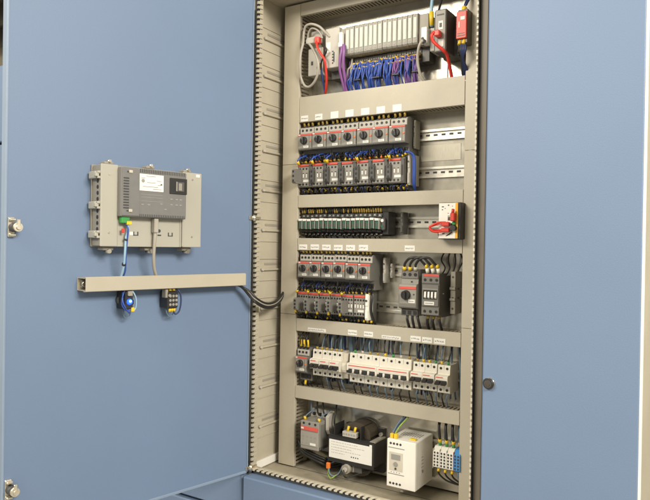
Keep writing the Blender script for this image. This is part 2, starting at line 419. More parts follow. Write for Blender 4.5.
# ------------------------------------------------------------------ motor starters
def starter(xc, zk, w, label, group, name='motor_starter', k=1.0):
    h = w/2-.0004
    t = thing(name, label, 'motor starter', (xc, YP, zk-.05), group)
    body = MB().prism([(YP-.006, zk-.049), (.018, zk-.049), (.018, zk-.0245), (-.006, zk-.0245), (-.008, zk-.0225), (-.008, zk+.0165), (-.006, zk+.0185), (.004, zk+.0185), (.006, zk+.038), (.016, zk+.041), (YP-.006, zk+.041)], xc-h, xc+h, 'x', 0)
    body.box(xc-h+.001, xc+h-.001, -.0088, -.0079, zk-.0205, zk+.0125, 1, .0003)
    body.box(xc+h*.62, xc+h*.66, -.0091, -.0087, zk-.02, zk+.012, 2, .0001)
    body.build('body', ['grey', 'mgrey', 'ink'], t, .0008)
    tm = MB().box(xc-h+.0005, xc+h-.0005, .0012, .006, zk+.0195, zk+.0355, 0, .0006)
    for i in (-1, 0, 1):
        tm.cyl((xc+i*w*.29, .0013, zk+.0285), (xc+i*w*.29, .0004, zk+.0285), .0033, 10, 1)
        tm.box(xc+i*w*.29-.0035, xc+i*w*.29+.0035, .004, .016, zk+.0356, zk+.0398, 1, .0003)
    tm.build('terminal', ['lgrey', 'black'], t)
    tb = MB()
    for i in (-1, 0, 1):
        tb.box(xc+i*w*.29-.0045, xc+i*w*.29+.0045, .0150, .0178, zk-.044, zk-.033, 0, .0004)
    tb.build('terminal', ['black'], t)
    st = MB().box(xc-h+.0004, xc+h-.0004, -.0093, -.0081, zk+.0130, zk+.0172, 0, .0003)
    st.box(xc-h+.002, xc-h+.008, -.0096, -.0093, zk+.0138, zk+.0164, 1, .0001)
    st.build('stripe', ['redbar', 'paper'], t)
    kn = MB().cyl((xc-.002, -.0088, zk), (xc-.002, -.0150, zk), .0104*k, 22, 0, .0094*k)
    kn.box(xc-.0045, xc+.0005, -.0205, -.0148, zk-.0088*k, zk+.0088*k, 0, .0008)
    kn.box(xc-.0026, xc-.0014, -.0208, -.0203, zk+.002, zk+.008*k, 1, .0001)
    kn.build('dial', ['black', 'inkg'], t)
    bt = MB().cyl((xc+h*.82, -.0086, zk-.002), (xc+h*.82, -.0106, zk-.002), .0022, 10, 0)
    bt.build('button', 'orange', t)
    lb = MB().box(xc-.004, xc+.012*k, -.0094, -.0087, zk-.0195, zk-.0135, 0, .0002)
    lb.box(xc-.002, xc+.009*k, -.0096, -.0093, zk-.0172, zk-.016, 1, .0001)
    lb.build('label_plate', ['paper', 'inkg'], t)
    return t
s0 = starter(kx[0], 1.5277, .0449, 'leftmost dark dial motor starter in the upper row of seven', 'motor starters of the upper row')
for i in range(1, 7): dup(s0, (kx[i]-kx[0], 0, 0), nth(i)+' dark dial motor starter in the upper row of seven')
s4 = starter(kx4[0], 1.189, .0365, 'leftmost dark dial motor starter in the lower row of six', 'motor starters of the lower row', k=.92)
for i in range(1, 6): dup(s4, (kx4[i]-kx4[0], 0, 0), nth(i)+' dark dial motor starter in the lower row of six')
starter(-.2075, .936, .0385, 'single dark dial motor starter left of the white circuit breakers', None, k=.95)

# end pieces beside starters
def clamp(x0, x1, z0, z1, yf, mat, label, yb=YP-.007):
    m = MB().box(x0, x1, yf, yb, z0, z1, 0, .001)
    m.box(x0+.001, x1-.001, yf-.002, yf, z0+(z1-z0)*.55, z1-.004, 0, .001); m.box(x0+.001, x1-.001, yf-.003, yf, z0+.004, z0+(z1-z0)*.4, 0, .001)
    m.cyl(((x0+x1)/2, yf-.003, z0+(z1-z0)*.75), ((x0+x1)/2, yf-.0036, z0+(z1-z0)*.75), min(.003, (x1-x0)*.3), 10, 1)
    o = m.build('end_clamp', [mat, 'ink'], org=((x0+x1)/2, YP, z0)); tag(o, label, 'end clamp')
clamp(.0900, .0955, 1.492, 1.562, .032, 'hmiside', 'tall grey clamp right of the seventh upper dial starter')
clamp(.0875, .0945, 1.400, 1.476, .006, 'lgrey', 'pale block at the right end of the upper contactors, by the blue loop')
clamp(.0110, .0180, 1.158, 1.222, .034, 'lgrey', 'pale beige block right of the sixth lower dial starter')
clamp(-.0182, -.0085, 1.064, 1.130, -.004, 'white', 'white block ending the lower contactor row', .020)
clamp(.0260, .0315, 1.171, 1.207, .045, 'lgrey', 'little pale clamp on the bare lower starter rail')

# ------------------------------------------------------------------ contactors
def contactor(xc, zb, zt, w, label, group, aux, ax=0, ad=.035, stripe='redbar', light='mgrey'):
    h = w/2-.0006; H = zt-zb
    t = thing('contactor', label, 'contactor', (xc, YP, zb-.012), group)
    MB().prism([(YP-.006, zb-.014), (.020, zb-.014), (.018, zb), (.002, zb), (0, zb+.0015), (0, zt-.001), (.001, zt), (.016, zt), (.020, zt+.013), (YP-.006, zt+.013)], xc-h, xc+h, 'x', 0).build('body', 'grey', t, .0007)
    fp = MB().box(xc-h+.001, xc+h-.001, -.0016, 0, zb+.003, zt-.009, 0, .0004)
    for i in range(4):
        x = xc-h*.72+i*h*.48
        fp.box(x-.0026, x+.0026, -.0021, -.0015, zt-.0165, zt-.0115, 1, .0003)
        fp.box(x-.0026, x+.0026, -.0021, -.0015, zb+.005, zb+.0105, 1, .0003)
        fp.box(x-.0016, x+.0016, -.0026, -.0015, zb+H*.40, zb+H*.56, 2, .0003)
        fp.box(x-.0020, x+.0020, -.0019, -.0015, zb+H*.57, zb+H*.60, 1, .0001)
    fp.box(xc-h*.25, xc+h*.8, -.0024, -.0016, zb+H*.22, zb+H*.32, 3, .0002)
    fp.build('front_plate', [light, 'black', 'white', 'paper'], t)
    MB().box(xc-h+.001, xc+h*(.50 if aux == 'dark' or ad < .02 else .95), -.0024, -.0016, zt-.0074, zt-.0024, 0, .0003).build('stripe', stripe, t)
    if group and 'upper' in group:
        q = MB().box(xc+h*.58, xc+h-.0008, -.0030, -.0016, zb+.004, zt-.003, 0, .0006); q.box(xc+h*.66, xc+h*.86, -.0034, -.0029, zb+H*.3, zb+H*.7, 1, .0003); q.build('dark_recess', ['dark', 'black'], t)  # raised dark box painting the dark recess at the right of the face
    for za, zb2 in ((zt+.0012, zt+.011), (zb-.0118, zb-.0015)):
        q = MB()
        for i in (-1, 0, 1):
            q.box(xc+i*w*.28-.0042, xc+i*w*.28+.0042, .0140, .0190, za, zb2, 0, .0004)
        q.build('terminal', 'black', t)
    if aux:
        a = MB(); x0, x1 = xc+ax-.0055, xc+ax+.0055; e = ad-.005; z0, z1 = zb+.009, zt-.016
        a.prism([(-.0025, z0), (-e, z0), (-ad, z0+.004), (-ad, z1-.004), (-e, z1), (-.0025, z1)], x0, x1, 'x', 0)
        for k in range(3):
            zz = z0+.007+k*(z1-z0-.014)/2
            a.box(x0+.003, x1-.003, -ad-.0007, -ad+.0004, zz-.0028, zz+.0028, 1, .0003)
        a.box(x1, x1+.0006, -e, -.006, z0+.006, z1-.006, 0, .0003)
        a.build('auxiliary_block', [aux, 'black'], t, .0012)
    return t
c0 = contactor(kx[0]-.0025, 1.4045, 1.4675, .0445, 'leftmost contactor in the upper row of seven, below the dial starters', 'contactors of the upper row', 'grey', -.0150, .034)
c1 = contactor(kx[1]-.0025, 1.4045, 1.4675, .0445, nth(1)+' contactor in the upper row of seven, below the dial starters', 'contactors of the upper row', 'dark', -.0175, .011)
for i in range(2, 7): dup(c1, (kx[i]-kx[1], 0, 0), nth(i)+' contactor in the upper row of seven, below the dial starters')
kc4 = [-.2090+i*.0346 for i in range(6)]
c4 = contactor(kc4[0], 1.0705, 1.1275, .0342, 'leftmost lower contactor with a protruding grey block', 'contactors of the lower row', 'grey', -.0025)
for i in range(1, 5): dup(c4, (kc4[i]-kc4[0], 0, 0), nth(i)+' lower contactor with a protruding grey block')
contactor(kc4[5], 1.0705, 1.1275, .0342, 'lower contactor without protruding block, next to the white block', None, None)

# ------------------------------------------------------------------ big starter and contactor of row four
def big_starter():
    x0, x1, z0, z1 = .0785, .1240, 1.083, 1.197; xc = (x0+x1)/2
    t = thing('motor_starter', 'large grey dial motor starter fed by looping black wires', 'motor starter', (xc, YP, z0))
    MB().prism([(YP-.001, z0+.002), (.006, z0+.002), (.006, z0+.018), (-.008, z0+.020), (-.011, z0+.023), (-.011, z1-.041), (-.008, z1-.037), (.001, z1-.036), (.004, z1-.002), (YP-.001, z1-.002)], x0, x1, 'x', 0).build('body', 'mgrey', t, .001)
    tt = MB().box(x0+.001, x1-.001, -.0005, .008, z1-.0235, z1-.004, 0, .001)
    for i in range(3): tt.cyl((x0+.009+i*.0145, -.0004, z1-.0135), (x0+.009+i*.0145, -.0014, z1-.0135), .0042, 12, 1)
    tt.cyl((x0+.028, .0012, z1-.031), (x0+.028, .0004, z1-.031), .0022, 10, 1)
    tt.build('terminal', ['grey', 'black'], t)
    bb = MB().box(x0+.001, x1-.001, .001, .02, z0+.001, z0+.0165, 0, .001)
    for i in range(3): bb.box(x0+.004+i*.0145, x0+.013+i*.0145, .0002, .0012, z0+.004, z0+.013, 1, .0004)
    bb.build('terminal', ['dark', 'black'], t)
    MB().box(x0+.0005, x1-.0005, -.0125, -.0108, z1-.0485, z1-.0425, 0, .0003).build('stripe', 'redbar', t)
    pl = MB().box(x0+.0015, x1-.0015, -.0119, -.0108, z0+.0225, z0+.031, 0, .0003)
    pl.box(x0+.004, x0+.008, -.0122, -.0118, z1-.056, z1-.053, 1, .0001); pl.box(x1-.008, x1-.005, -.0122, -.0108, z0+.052, z0+.055, 2, .0001)
    pl.build('front_plate', ['grey', 'inkg', 'ink'], t)
    kn = MB().cyl((x0+.019, -.011, z1-.0625), (x0+.019, -.019, z1-.0625), .0118, 26, 0, .0105)
    kn.box(x0+.0163, x0+.0217, -.0255, -.0188, z1-.0715, z1-.0535, 0, .001); kn.build('dial', 'black', t)
    l = MB().box(x0+.025, x1-.003, -.0122, -.0115, z0+.033, z0+.0415, 0, .0002); l.box(x0+.027, x1-.006, -.0124, -.0121, z0+.036, z0+.038, 1, .0001); l.build('label_plate', ['paper', 'inkg'], t)
big_starter()
def big_contactor():
    x0, x1, z0, z1 = .1365, .1815, 1.0895, 1.1875; xc = (x0+x1)/2
    t = thing('contactor', 'large dark contactor with a red stripe, right of the large dial starter', 'contactor', (xc, YP, z0))
    MB().prism([(YP-.001, z0-.004), (.010, z0-.004), (-.004, z0+.001), (-.008, z0+.004), (-.008, z1-.003), (-.005, z1), (.030, z1), (.034, z1-.006), (YP-.001, z1-.006)], x0, x1, 'x', 0).build('body', 'bodyg', t, .001)
    f = MB().box(x0+.0005, x1-.0005, -.0095, -.0078, z1-.0225, z1-.0005, 0, .0006); f.box(x0+.0005, x1-.0005, -.0095, -.0078, z0+.001, z0+.019, 0, .0006)
    f.box(x0+.002, x1-.002, -.0105, -.0078, z0+.022, z1-.026, 0, .0008)
    for i in range(3):
        for zz in (z1-.0145, z0+.0095): f.cyl((x0+.009+i*.0145, -.0095, zz), (x0+.009+i*.0145, -.0104, zz), .0035, 12, 1)
    f.box(x0+.005, x1-.005, -.0110, -.0104, z0+.038, z0+.0595, 1, .0003)
    for i in range(4): f.prism([(-.0142, z0+.043), (-.0108, z0+.040), (-.0108, z0+.056), (-.0130, z0+.055)], x0+.0085+i*.0087, x0+.0130+i*.0087, 'x', 2)
    f.box(x0+.003, x1-.003, -.0110, -.0104, z0+.0605, z0+.063, 3, .0002)
    f.build('front_plate', ['grey', 'black', 'white', 'mgrey'], t)
    MB().box(x0+.006, x1-.001, -.0103, -.0094, z1-.0065, z1-.001, 0, .0003).build('stripe', 'redbar', t)
    l = MB().box(x0+.008, x1-.012, -.0112, -.0104, z0+.0245, z0+.0325, 0, .0002); l.box(x0+.01, x1-.015, -.0114, -.0111, z0+.0275, z0+.0295, 1, .0001); l.build('label_plate', ['paper', 'inkg'], t)
    MB().box(x1, x1+.0008, .012, .018, z0+.050, z0+.052, 0, .0002).build('side_mark', 'paper', t)
big_contactor()
clamp(.0595, .0665, 1.281, 1.336, .030, 'dark', 'dark clamp on the bare rail between the relays and the white device')
m = MB().box(.1930, .2055, .030, YP, 1.092, 1.193, 0, .0012)
for i in range(4): m.cyl((.1992, .030, 1.105+i*.025), (.1992, .0293, 1.105+i*.025), .0026, 10, 1)
m.box(.1925, .206, .026, .032, 1.150, 1.156, 0, .0006); m.box(.1925, .206, .026, .032, 1.124, 1.130, 0, .0006)
tag(m.build('auxiliary_strip', ['hmiside', 'ink'], org=(.2, YP, 1.092)), 'tall narrow beige side strip right of the large dark contactor', 'contact strip')
for z in (1.128, 1.150):
    tag(MB().box(.2055, .232, .046, .050, z, z+.004, 0, .0005).build('bracket', 'steel', org=(.22, YP, z)), 'thin dark bar between the beige side strip and right duct, '+('lower one' if z < 1.14 else 'upper one'), 'bracket')

# ------------------------------------------------------------------ relays
rw = .01352; rx0 = -.2270
def relay():
    x0, x1 = rx0+.0004, rx0+rw-.0004
    t = thing('relay', 'leftmost slim green relay with a white tag in the relay row', 'relay', (rx0+rw/2, YP, 1.277), 'slim green relays')
    MB().prism([(YP-.006, 1.277), (.028, 1.277), (.022, 1.2845), (.010, 1.2865), (.010, 1.292), (.014, 1.294), (.014, 1.3215), (.012, 1.324), (.016, 1.334), (.030, 1.338), (YP-.006, 1.338)], x0, x1, 'x', 0).build('base', 'black', t)
    r = MB().box(x0+.0016, x1-.0028, -.003, .014, 1.2945, 1.3135, 0, .0006)
    r.box(x0+.0034, x1-.0046, -.0036, -.0029, 1.2985, 1.3075, 1, .0002)
    r.build('relay_body', ['relay', 'dark'], t)
    MB().box(x1-.0024, x1, -.0035, .014, 1.2935, 1.3145, 0, .0005).build('retaining_clip', 'mgrey', t)
    MB().box(x0+.0006, x1-.0016, -.004, .012, 1.3148, 1.3208, 0, .0005).build('tag', 'paper', t)
    for z, y in ((1.3285, .0135), (1.2812, .0245)):
        MB().cyl(((x0+x1)/2, y+.002, z), ((x0+x1)/2, y-.0004, z), .0028, 8, 0).build('screw', 'rail', t)
    return t
r0 = relay()
for i in range(1, 18): dup(r0, (i*rw, 0, 0), nth(i)+' slim green relay with a white tag in the relay row')
xe = rx0+18*rw
m = MB().box(xe, xe+.016, .016, YP-.006, 1.279, 1.337, 0, .0015)
m.box(xe+.001, xe+.011, .004, .016, 1.290, 1.322, 1, .003); m.cyl((xe+.006, .004, 1.3145), (xe+.006, .0025, 1.3145), .0040, 12, 2)
m.cyl((xe+.006, .004, 1.300), (xe+.006, .0028, 1.300), .0036, 12, 3)
tag(m.build('end_module', ['black', 'dark', 'paper', 'relay'], org=(xe+.008, YP, 1.279)), 'dark module with a white dot at the right end of the green relays', 'relay module')

# ------------------------------------------------------------------ white test device with red leads
def tester():
    x0, x1, z0, z1, yf = .186, .2375, 1.2705, 1.3515, -.030
    t = thing('monitoring_relay', 'white faced device with an amber edge stripe and red plugs', 'relay', (.21, YP, z0))
    MB().box(x0-.0012, x1+.0004, yf+.002, YP-.006, z0-.0012, z1+.0012, 0, .001).build('housing', 'black', t)
    f = MB().box(x0, x1-.0055, yf-.001, yf+.002, z0, z1, 0, .0005)
    for (a, b) in ((.18, .88), (.18, .80), (.55, .92), (.55, .70), (.55, .62), (.80, .90), (.50, .45), (.22, .12), (.55, .10), (.36, .84)):
        xa = x0+(x1-x0-.012)*a; za = z0+(z1-z0)*b
        f.box(xa, xa+random.uniform(.002, .006), yf-.0013, yf-.001, za, za+random.uniform(.0012, .003), 1, .0001)
    f.box(x0+.022, x0+.034, yf-.0016, yf-.001, z0+.041, z0+.049, 2, .0003)
    f.build('front_plate', ['white', 'ink', 'brown'], t)
    MB().box(x1-.0115, x1-.0055, yf-.0018, yf-.0011, z0+.0008, z1-.0008, 0, .0003).build('stripe', 'yelor', t)
    p = MB().box(x0+.0325, x0+.0435, yf-.016, yf-.001, z0+.039, z0+.058, 0, .002); p.cyl((x0+.038, yf-.012, z0+.058), (x0+.038, yf-.010, z0+.066), .0035, 10, 0); p.build('plug', 'red', t)
    MB().box(x0+.034, x0+.042, yf-.006, yf-.001, z0+.031, z0+.0385, 0, .001).build('terminal', 'green', t)
    k = MB().cyl((x0+.0385, yf-.001, z0+.024), (x0+.0385, yf-.012, z0+.024), .0068, 18, 0, .006); k.build('dial', 'black', t)
    for z in (z0+.0325, z0+.019):
        q = MB().box(x0+.010, x0+.029, yf-.012, yf-.001, z-.0048, z+.0048, 0, .0015); q.cyl((x0+.028, yf-.006, z), (x0+.034, yf-.006, z), .0024, 8, 1); q.build('plug', ['red', 'ink'], t)
    return x0, yf, z0
x0, yf, z0 = tester()
wire([at(446, 222.5, -.036), at(439, 222.7, -.04), at(433, 225, -.044), at(429.5, 227.5, -.045), at(432, 231, -.044), at(438, 231.8, -.041), at(446, 231, -.036)], .0026, 'redcab', 'thick red loop lead plugged into the white device', name='test_lead', cat='cable')
wire([at(446, 224, -.030), at(438, 224.5, -.030), at(431, 226.5, -.032), at(429.8, 228.2, -.032), at(434, 230, -.032), at(446, 229.6, -.032)], .0018, 'redcab', 'thinner inner red lead folded between the plugs of the white device', name='test_lead', cat='cable')
wire([at(452, 232, -.034), at(446, 236, -.03), at(439.5, 237.5, -.025), at(438, 232.5, .01)], .0013, 'wblk', 'thin black wire along the bottom of the white device', cat='wire')

# ------------------------------------------------------------------ circuit breakers
def breaker(x0, w, poles, z0, z1, label, group, kind):
    t = thing('circuit_breaker', label, 'circuit breaker', (x0+w/2, YP, z0), group)
    H = z1-z0; a, b = x0+.0003, x0+w-.0003
    zc0, zc1 = z0+H*.30, z0+H*.66
    MB().prism([(YP-.006, z0), (.010, z0), (.008, z0+.002), (.008, zc0-.001), (-.006, zc0), (-.009, zc0+.002), (-.009, zc1-.002), (-.006, zc1), (.006, zc1+.001), (.008, z1-.002), (.010, z1), (YP-.006, z1)], a, b, 'x', 0).build('body', 'mcb', t, .0009)
    d = MB(); pw = w/poles
    for i in range(poles):
        xc = x0+pw*(i+.5)
        d.cyl((xc, .009, z1-H*.11), (xc, .0062, z1-H*.11), .0030, 10, 0); d.cyl((xc, .009, z0+H*.12), (xc, .0070, z0+H*.12), .0032, 10, 0)
        d.box(xc-.0006, xc+.0006, .0068, .0076, z1-H*.30, z1-H*.2, 1, .0001)
        if i: d.box(x0+pw*i-.0003, x0+pw*i+.0003, .0070, .0078, z1-H*.32, z1-H*.02, 1, .0001); d.box(x0+pw*i-.0003, x0+pw*i+.0003, .0074, .0081, z0+.003, zc0-.003, 1, .0001)
    d.build('terminal', ['black', 'inkg'], t)
    MB().box(x0+w*.06, x0+w*(.62 if kind == 'mcb' else .94), -.0096, -.0088, zc1-.0048, zc1-.0026, 0, .0002).build('stripe', 'redbar', t)
    s = MB().box(x0+w*.07, x0+w*.93, -.0097, -.0088, zc0+H*.085, zc0+H*.205, 0, .0004); s.build('switch_slot', 'ink', t)
    g = MB()
    if kind == 'mcb':
        for i in range(poles):
            xc = x0+pw*(i+.5); g.prism([(-.0095, zc0+H*.10), (-.0185, zc0+H*.055), (-.0205, zc0+H*.095), (-.0095, zc0+H*.19)], xc-pw*.33, xc+pw*.33, 'x', 0)
        g.box(x0+pw*.3, x0+w-pw*.3, -.0195, -.016, zc0+H*.07, zc0+H*.10, 0, .0004)
        g.build('toggle', 'black', t, .0005)
        MB().box(x0+w*.12, x0+w*.88, -.0096, -.0089, zc0+.0015, zc0+H*.05, 0, .0002).build('label_plate', 'paper', t)
    else:
        for i in range(poles):
            xc = x0+pw*(i+.5); g.box(xc-pw*.27, xc+pw*.27, -.0185, -.0095, zc0+H*.075, zc0+H*.165, 0 if i % 3 != 2 else 0, .0008)
        g.build('toggle', 'black', t)
        g = MB()
        for i in range(poles):
            xc = x0+pw*(i+.5)+pw*.45; g.box(xc-pw*.14, xc+pw*.12, -.0125, -.0095, zc0+H*.07, zc0+H*.2, 0, .0006)
        g.build('toggle_guard', 'mcb', t)
    return t
b1 = breaker(-.1790, .0300, 2, .9055, .9745, 'leftmost two pole breaker of the left white breaker group', 'two pole breakers of the left group', 'mcb')
for i in (1, 2): dup(b1, (.0302*i, 0, 0), ('middle', 'right')[i-1]+' two pole breaker of the left white breaker group')
m = MB().prism([(YP-.006, .9075), (.014, .9075), (.012, .923), (.004, .925), (.004, .953), (.012, .955), (.014, .9725), (YP-.006, .9725)], -.0884, -.0745, 'x', 0)
m.box(-.0884, -.0745, .0025, .0042, .93, .948, 1, .0003)
tag(m.build('auxiliary_switch', ['mcb2', 'mcb'], org=(-.08, YP, .9075), bevel=.0008), 'narrow pale auxiliary switch closing the left breaker group', 'switch')
b2 = breaker(-.0660, .0865, 4, .902, .9765, 'left wide four pole breaker with long red line, middle group', 'wide four pole breakers', 'rcd')
dup(b2, (.0868, 0, 0), 'right wide four pole breaker with long red line, middle group')
b3 = breaker(.1108, .0312, 2, .9075, .9735, 'leftmost two pole breaker of the right white breaker group', 'two pole breakers of the right group', 'mcb')
for i in (1, 2): dup(b3, (.0313*i, 0, 0), ('middle', 'right')[i-1]+' two pole breaker of the right white breaker group')

# ------------------------------------------------------------------ bottom row
def soft():
    x0, x1 = -.1985, -.1425; yf = -.018; z0, z1 = .7145, .7885
    t = thing('contactor', 'grey contactor with red stripe on a pale base, bottom left', 'contactor', (-.17, YP, z0-.012))
    b = MB().box(x0, x1, yf, .034, z0, z1, 0, .0012); b.box(x1, x1+.0007, -.008, .030, z0+.008, z1-.008, 1, .0003)
    for i in range(6): b.box(x1-.001, x1+.001, -.012+i*.007, -.009+i*.007, z0+.001, z0+.009, 2, .0003)
    b.build('body', ['mgrey', 'grey', 'black'], t)
    f = MB().box(x0+.001, x1-.001, yf-.0012, yf, z0+.010, z1-.028, 0, .0004)
    for i in range(4):
        for k in range(4): f.box(x0+.006+i*.0125+(k%2)*.002, x0+.0085+i*.0125+(k%3)*.0022, yf-.0014, yf-.0011, z0+.014+k*.0085, z0+.0195+k*.0085, 1, .0001)
    for i in range(3): f.cyl((x0+.010+i*.018, yf, z1-.006), (x0+.010+i*.018, yf-.0008, z1-.006), .0032, 10, 2)
    f.box(x0+.002, x1-.002, yf-.0008, yf, z0+.002, z0+.0075, 1, .0002)
    f.build('front_plate', ['lgrey2', 'mgrey', 'black'], t)
    s = MB().box(x0+.0015, x1-.0015, yf-.0022, yf-.0008, z1-.0235, z1-.0140, 0, .0003); s.box(x0+.003, x0+.011, yf-.0025, yf-.0021, z1-.021, z1-.0165, 1, .0001); s.build('stripe', ['redbar', 'paper'], t)
    MB().box(x0+.031, x1-.007, yf-.0022, yf-.0016, z0+.013, z0+.019, 0, .0002).build('label_plate', 'paper', t)
    p = MB().prism([(YP-.001, .704), (.036, .704), (.034, .70), (.034, .792), (.040, .809), (YP-.001, .809)], x0-.002, x1+.012, 'x', 0)
    for i in range(3): p.box(x0+.004+i*.018, x0+.013+i*.018, .0335, .037, z1+.003, z1+.011, 1, .0005)
    p.build('base', ['lgrey', 'black'], t, .001)
    p = MB().prism([(YP-.001, .752), (.020, .752), (.012, .765), (.012, .800), (.026, .806), (YP-.001, .806)], x1+.004, x1+.014, 'x', 0); p.build('side_block', 'lgrey', t, .001)
soft()
def transformer():
    x0, x1, z0, z1, yf = -.1115, .0170, .7005, .7620, -.012
    t = thing('transformer', 'black iron core transformer with a wide white rating label', 'transformer', (-.05, YP, .695))
    c = MB().box(x0, x1, yf, yf+.058, z0, z1, 0, .0008)
    for i in range(18): c.box(x0-.0003, x1+.0003, yf+.004+i*.003, yf+.0048+i*.003, z0+.001, z1-.001, 1, .0001)
    c.build('core', ['steel', 'black'], t)
    f = MB().box(x0-.002, x1+.002, yf-.003, yf, z0-.004, z1+.002, 0, .0006); f.box(x0-.002, x1+.002, yf-.003, yf+.012, z1+.0003, z1+.0025, 0, .0005)
    f.box(x1-.012, x1+.0025, yf, yf+.06, z1, z1+.004, 1, .0006)
    f.cyl((x1-.007, yf+.054, z1+.010), (x1-.007, yf+.048, z1+.010), .005, 10, 2)
    f.build('frame', ['black', 'hmiside', 'rail'], t)
    l = MB().box(x0+.001, x1-.003, yf-.0040, yf-.0031, z0+.007, z1-.008, 0, .0002)
    zt = z1-.014
    for k, (n, a) in enumerate(((8, .7), (10, .85), (7, .5), (9, .8), (6, .35))):
        x = x0+.008
        while x < x0+.008+.11*a:
            w = random.uniform(.002, .007); l.box(x, x+w, yf-.0042, yf-.0039, zt-k*.0068, zt-k*.0068+.0011, 1, .0001); x += w+random.uniform(.0012, .003)
    for i in range(4): l.box(x0+.066+i*.0062, x0+.069+i*.0062, yf-.0043, yf-.0039, z0+.0165, z0+.0195, 2, .0002)
    l.build('rating_label', ['paper', 'inkg', 'ink'], t)
    MB().box(x1-.010, x1-.003, yf-.0044, yf-.0032, z1-.0085, z1-.0035, 0, .0003).build('clip', 'white', t)
    w = MB(); n = 12
    prof = [(x0+.030+.076*(.5-.5*math.cos(math.pi*i/n)), z1+.003+.034*math.sin(math.pi*i/n)**.7) for i in range(n+1)]
    w.prism(prof, yf+.020, yf+.072, 'y', 0); w.build('winding', 'brown', t, .002)
    MB().prism([(a, z0+z1-b) for a, b in prof], yf+.030, yf+.066, 'y', 0).build('winding', 'brown', t, .002)
    k = MB().box(x0+.012, x0+.014, yf+.002, yf+.05, z1, z1+.03, 0, .0005); k.build('winding_cheek', 'black', t); MB().box(x0+.088, x0+.091, yf+.002, yf+.06, z1+.001, z1+.034, 0, .0005).build('winding_cheek', 'black', t)
    b = MB().box(x0+.038, x0+.078, yf-.001, yf+.016, z1+.0036, z1+.017, 0, .001)
    for i in range(5): b.cyl((x0+.043+i*.0075, yf-.0005, z1+.011), (x0+.043+i*.0075, yf-.0018, z1+.011), .0024, 8, 1)
    b.build('terminal', ['lgrey', 'inkg'], t)
    r = MB().box(x0+.042, x0+.070, yf+.005, yf+.03, z0-.024, z0-.004, 0, .002)
    for i in range(5): r.box(x0+.070, x0+.092, yf+.006+i*.005, yf+.0085+i*.005, z0-.022, z0-.005, 1, .0004)
    r.cyl((x0+.054, yf+.004, z0-.014), (x0+.054, yf-.010, z0-.014), .0125, 20, 0, .0115)
    r.cyl((x0+.054, yf-.010, z0-.014), (x0+.054, yf-.014, z0-.014), .006, 12, 2)
    r.build('terminal', ['hmiside', 'dark', 'lgrey'], t)
    for i in (0, 1): MB().cyl((x0+.0485+i*.020, yf+.008, z1+.017), (x0+.0505+i*.020, yf+.011, z1+.029), .0032, 8).build('marker_sleeve', 'yellow', t)
    MB().box(x0-.008, x0+.002, yf-.004, yf+.004, z0-.026, z0-.010, 0, .0015).build('marker_sleeve', 'orange', t)
    MB().box(x0+.01, x1-.006, .055, YP, .668, z1+.02).build('mounting_foot', 'black', t)
transformer()
def psu():
    x0, x1, z0, z1, yf = .0685, .1430, .6790, .7925, -.042
    t = thing('power_supply', 'big white power supply box with yellow plugs on top', 'power supply', (.105, YP, z0))
    MB().box(x0, x1, yf, YP-.008, z0, z1, 0, .0014).build('housing', 'white', t)
    f = MB()
    for i in range(4):
        f.cyl((x0+.010+i*.0085, yf, z1-.0095), (x0+.010+i*.0085, yf-.0008, z1-.0095), .0028, 10, 1); f.cyl((x0+.010+i*.0085, yf, z0+.0095), (x0+.010+i*.0085, yf-.0008, z0+.0095), .0028, 10, 1)
    f.box(x0+.004, x0+.046, yf-.0006, yf, z1-.0205, z1-.0185, 2, .0002); f.box(x0+.004, x0+.046, yf-.0006, yf, z0+.031, z0+.033, 2, .0002)
    f.box(x0+.007, x0+.042, yf-.0009, yf, z0+.040, z0+.084, 3, .0004)
    f.box(x0+.012, x0+.036, yf-.0014, yf-.0008, z0+.066, z0+.079, 2, .0003)
    f.cyl((x0+.024, yf-.0008, z0+.056), (x0+.024, yf-.0026, z0+.056), .0055, 14, 2); f.cyl((x0+.024, yf-.0008, z0+.0455), (x0+.024, yf-.0022, z0+.0455), .0026, 10, 1)
    for k in range(4): f.box(x0+.011+k*.007, x0+.014+k*.007, yf-.0007, yf, z0+.0355, z0+.0372, 2, .0001)
    f.build('front_plate', ['white', 'ink', 'inkg', 'mcb2'], t)
    s = MB().box(x1, x1+.0006, yf+.030, yf+.050, z0+.030, z0+.090, 0, .0002)
    for k in range(5): s.box(x1+.0005, x1+.0008, yf+.033, yf+.033+random.uniform(.006, .014), z0+.04+k*.008, z0+.0415+k*.008, 1, .0001)
    s.cyl((x1, yf+.040, z0+.038), (x1+.0012, yf+.040, z0+.038), .004, 12, 1)
    s.build('side_label', ['paper', 'inkg'], t)
    v = MB()
    for k in range(9): v.box(x0+.012+k*.006, x0+.015+k*.006, yf+.045, yf+.075, z1-.0002, z1+.0003, 0, .0001)
    v.box(x1-.0002, x1+.0003, yf+.012, yf+.0126, z0+.002, z1-.002, 0, .0001)
    v.build('vent', 'inkg', t)
    for i in range(2): MB().box(x0+.004+i*.010, x0+.012+i*.010, yf+.006, yf+.018, z1+.0002, z1+.011, 0, .0012).build('plug', 'yellow', t)
    MB().box(x0+.050, x0+.066, yf+.016, yf+.028, z1+.0002, z1+.0035, 0, .0010).build('plug', 'yellow', t)
    MB().box(x0+.03, x0+.038, yf+.012, yf+.02, z0-.012, z0, 0, .0012).build('foot', 'lgrey', t)
psu()
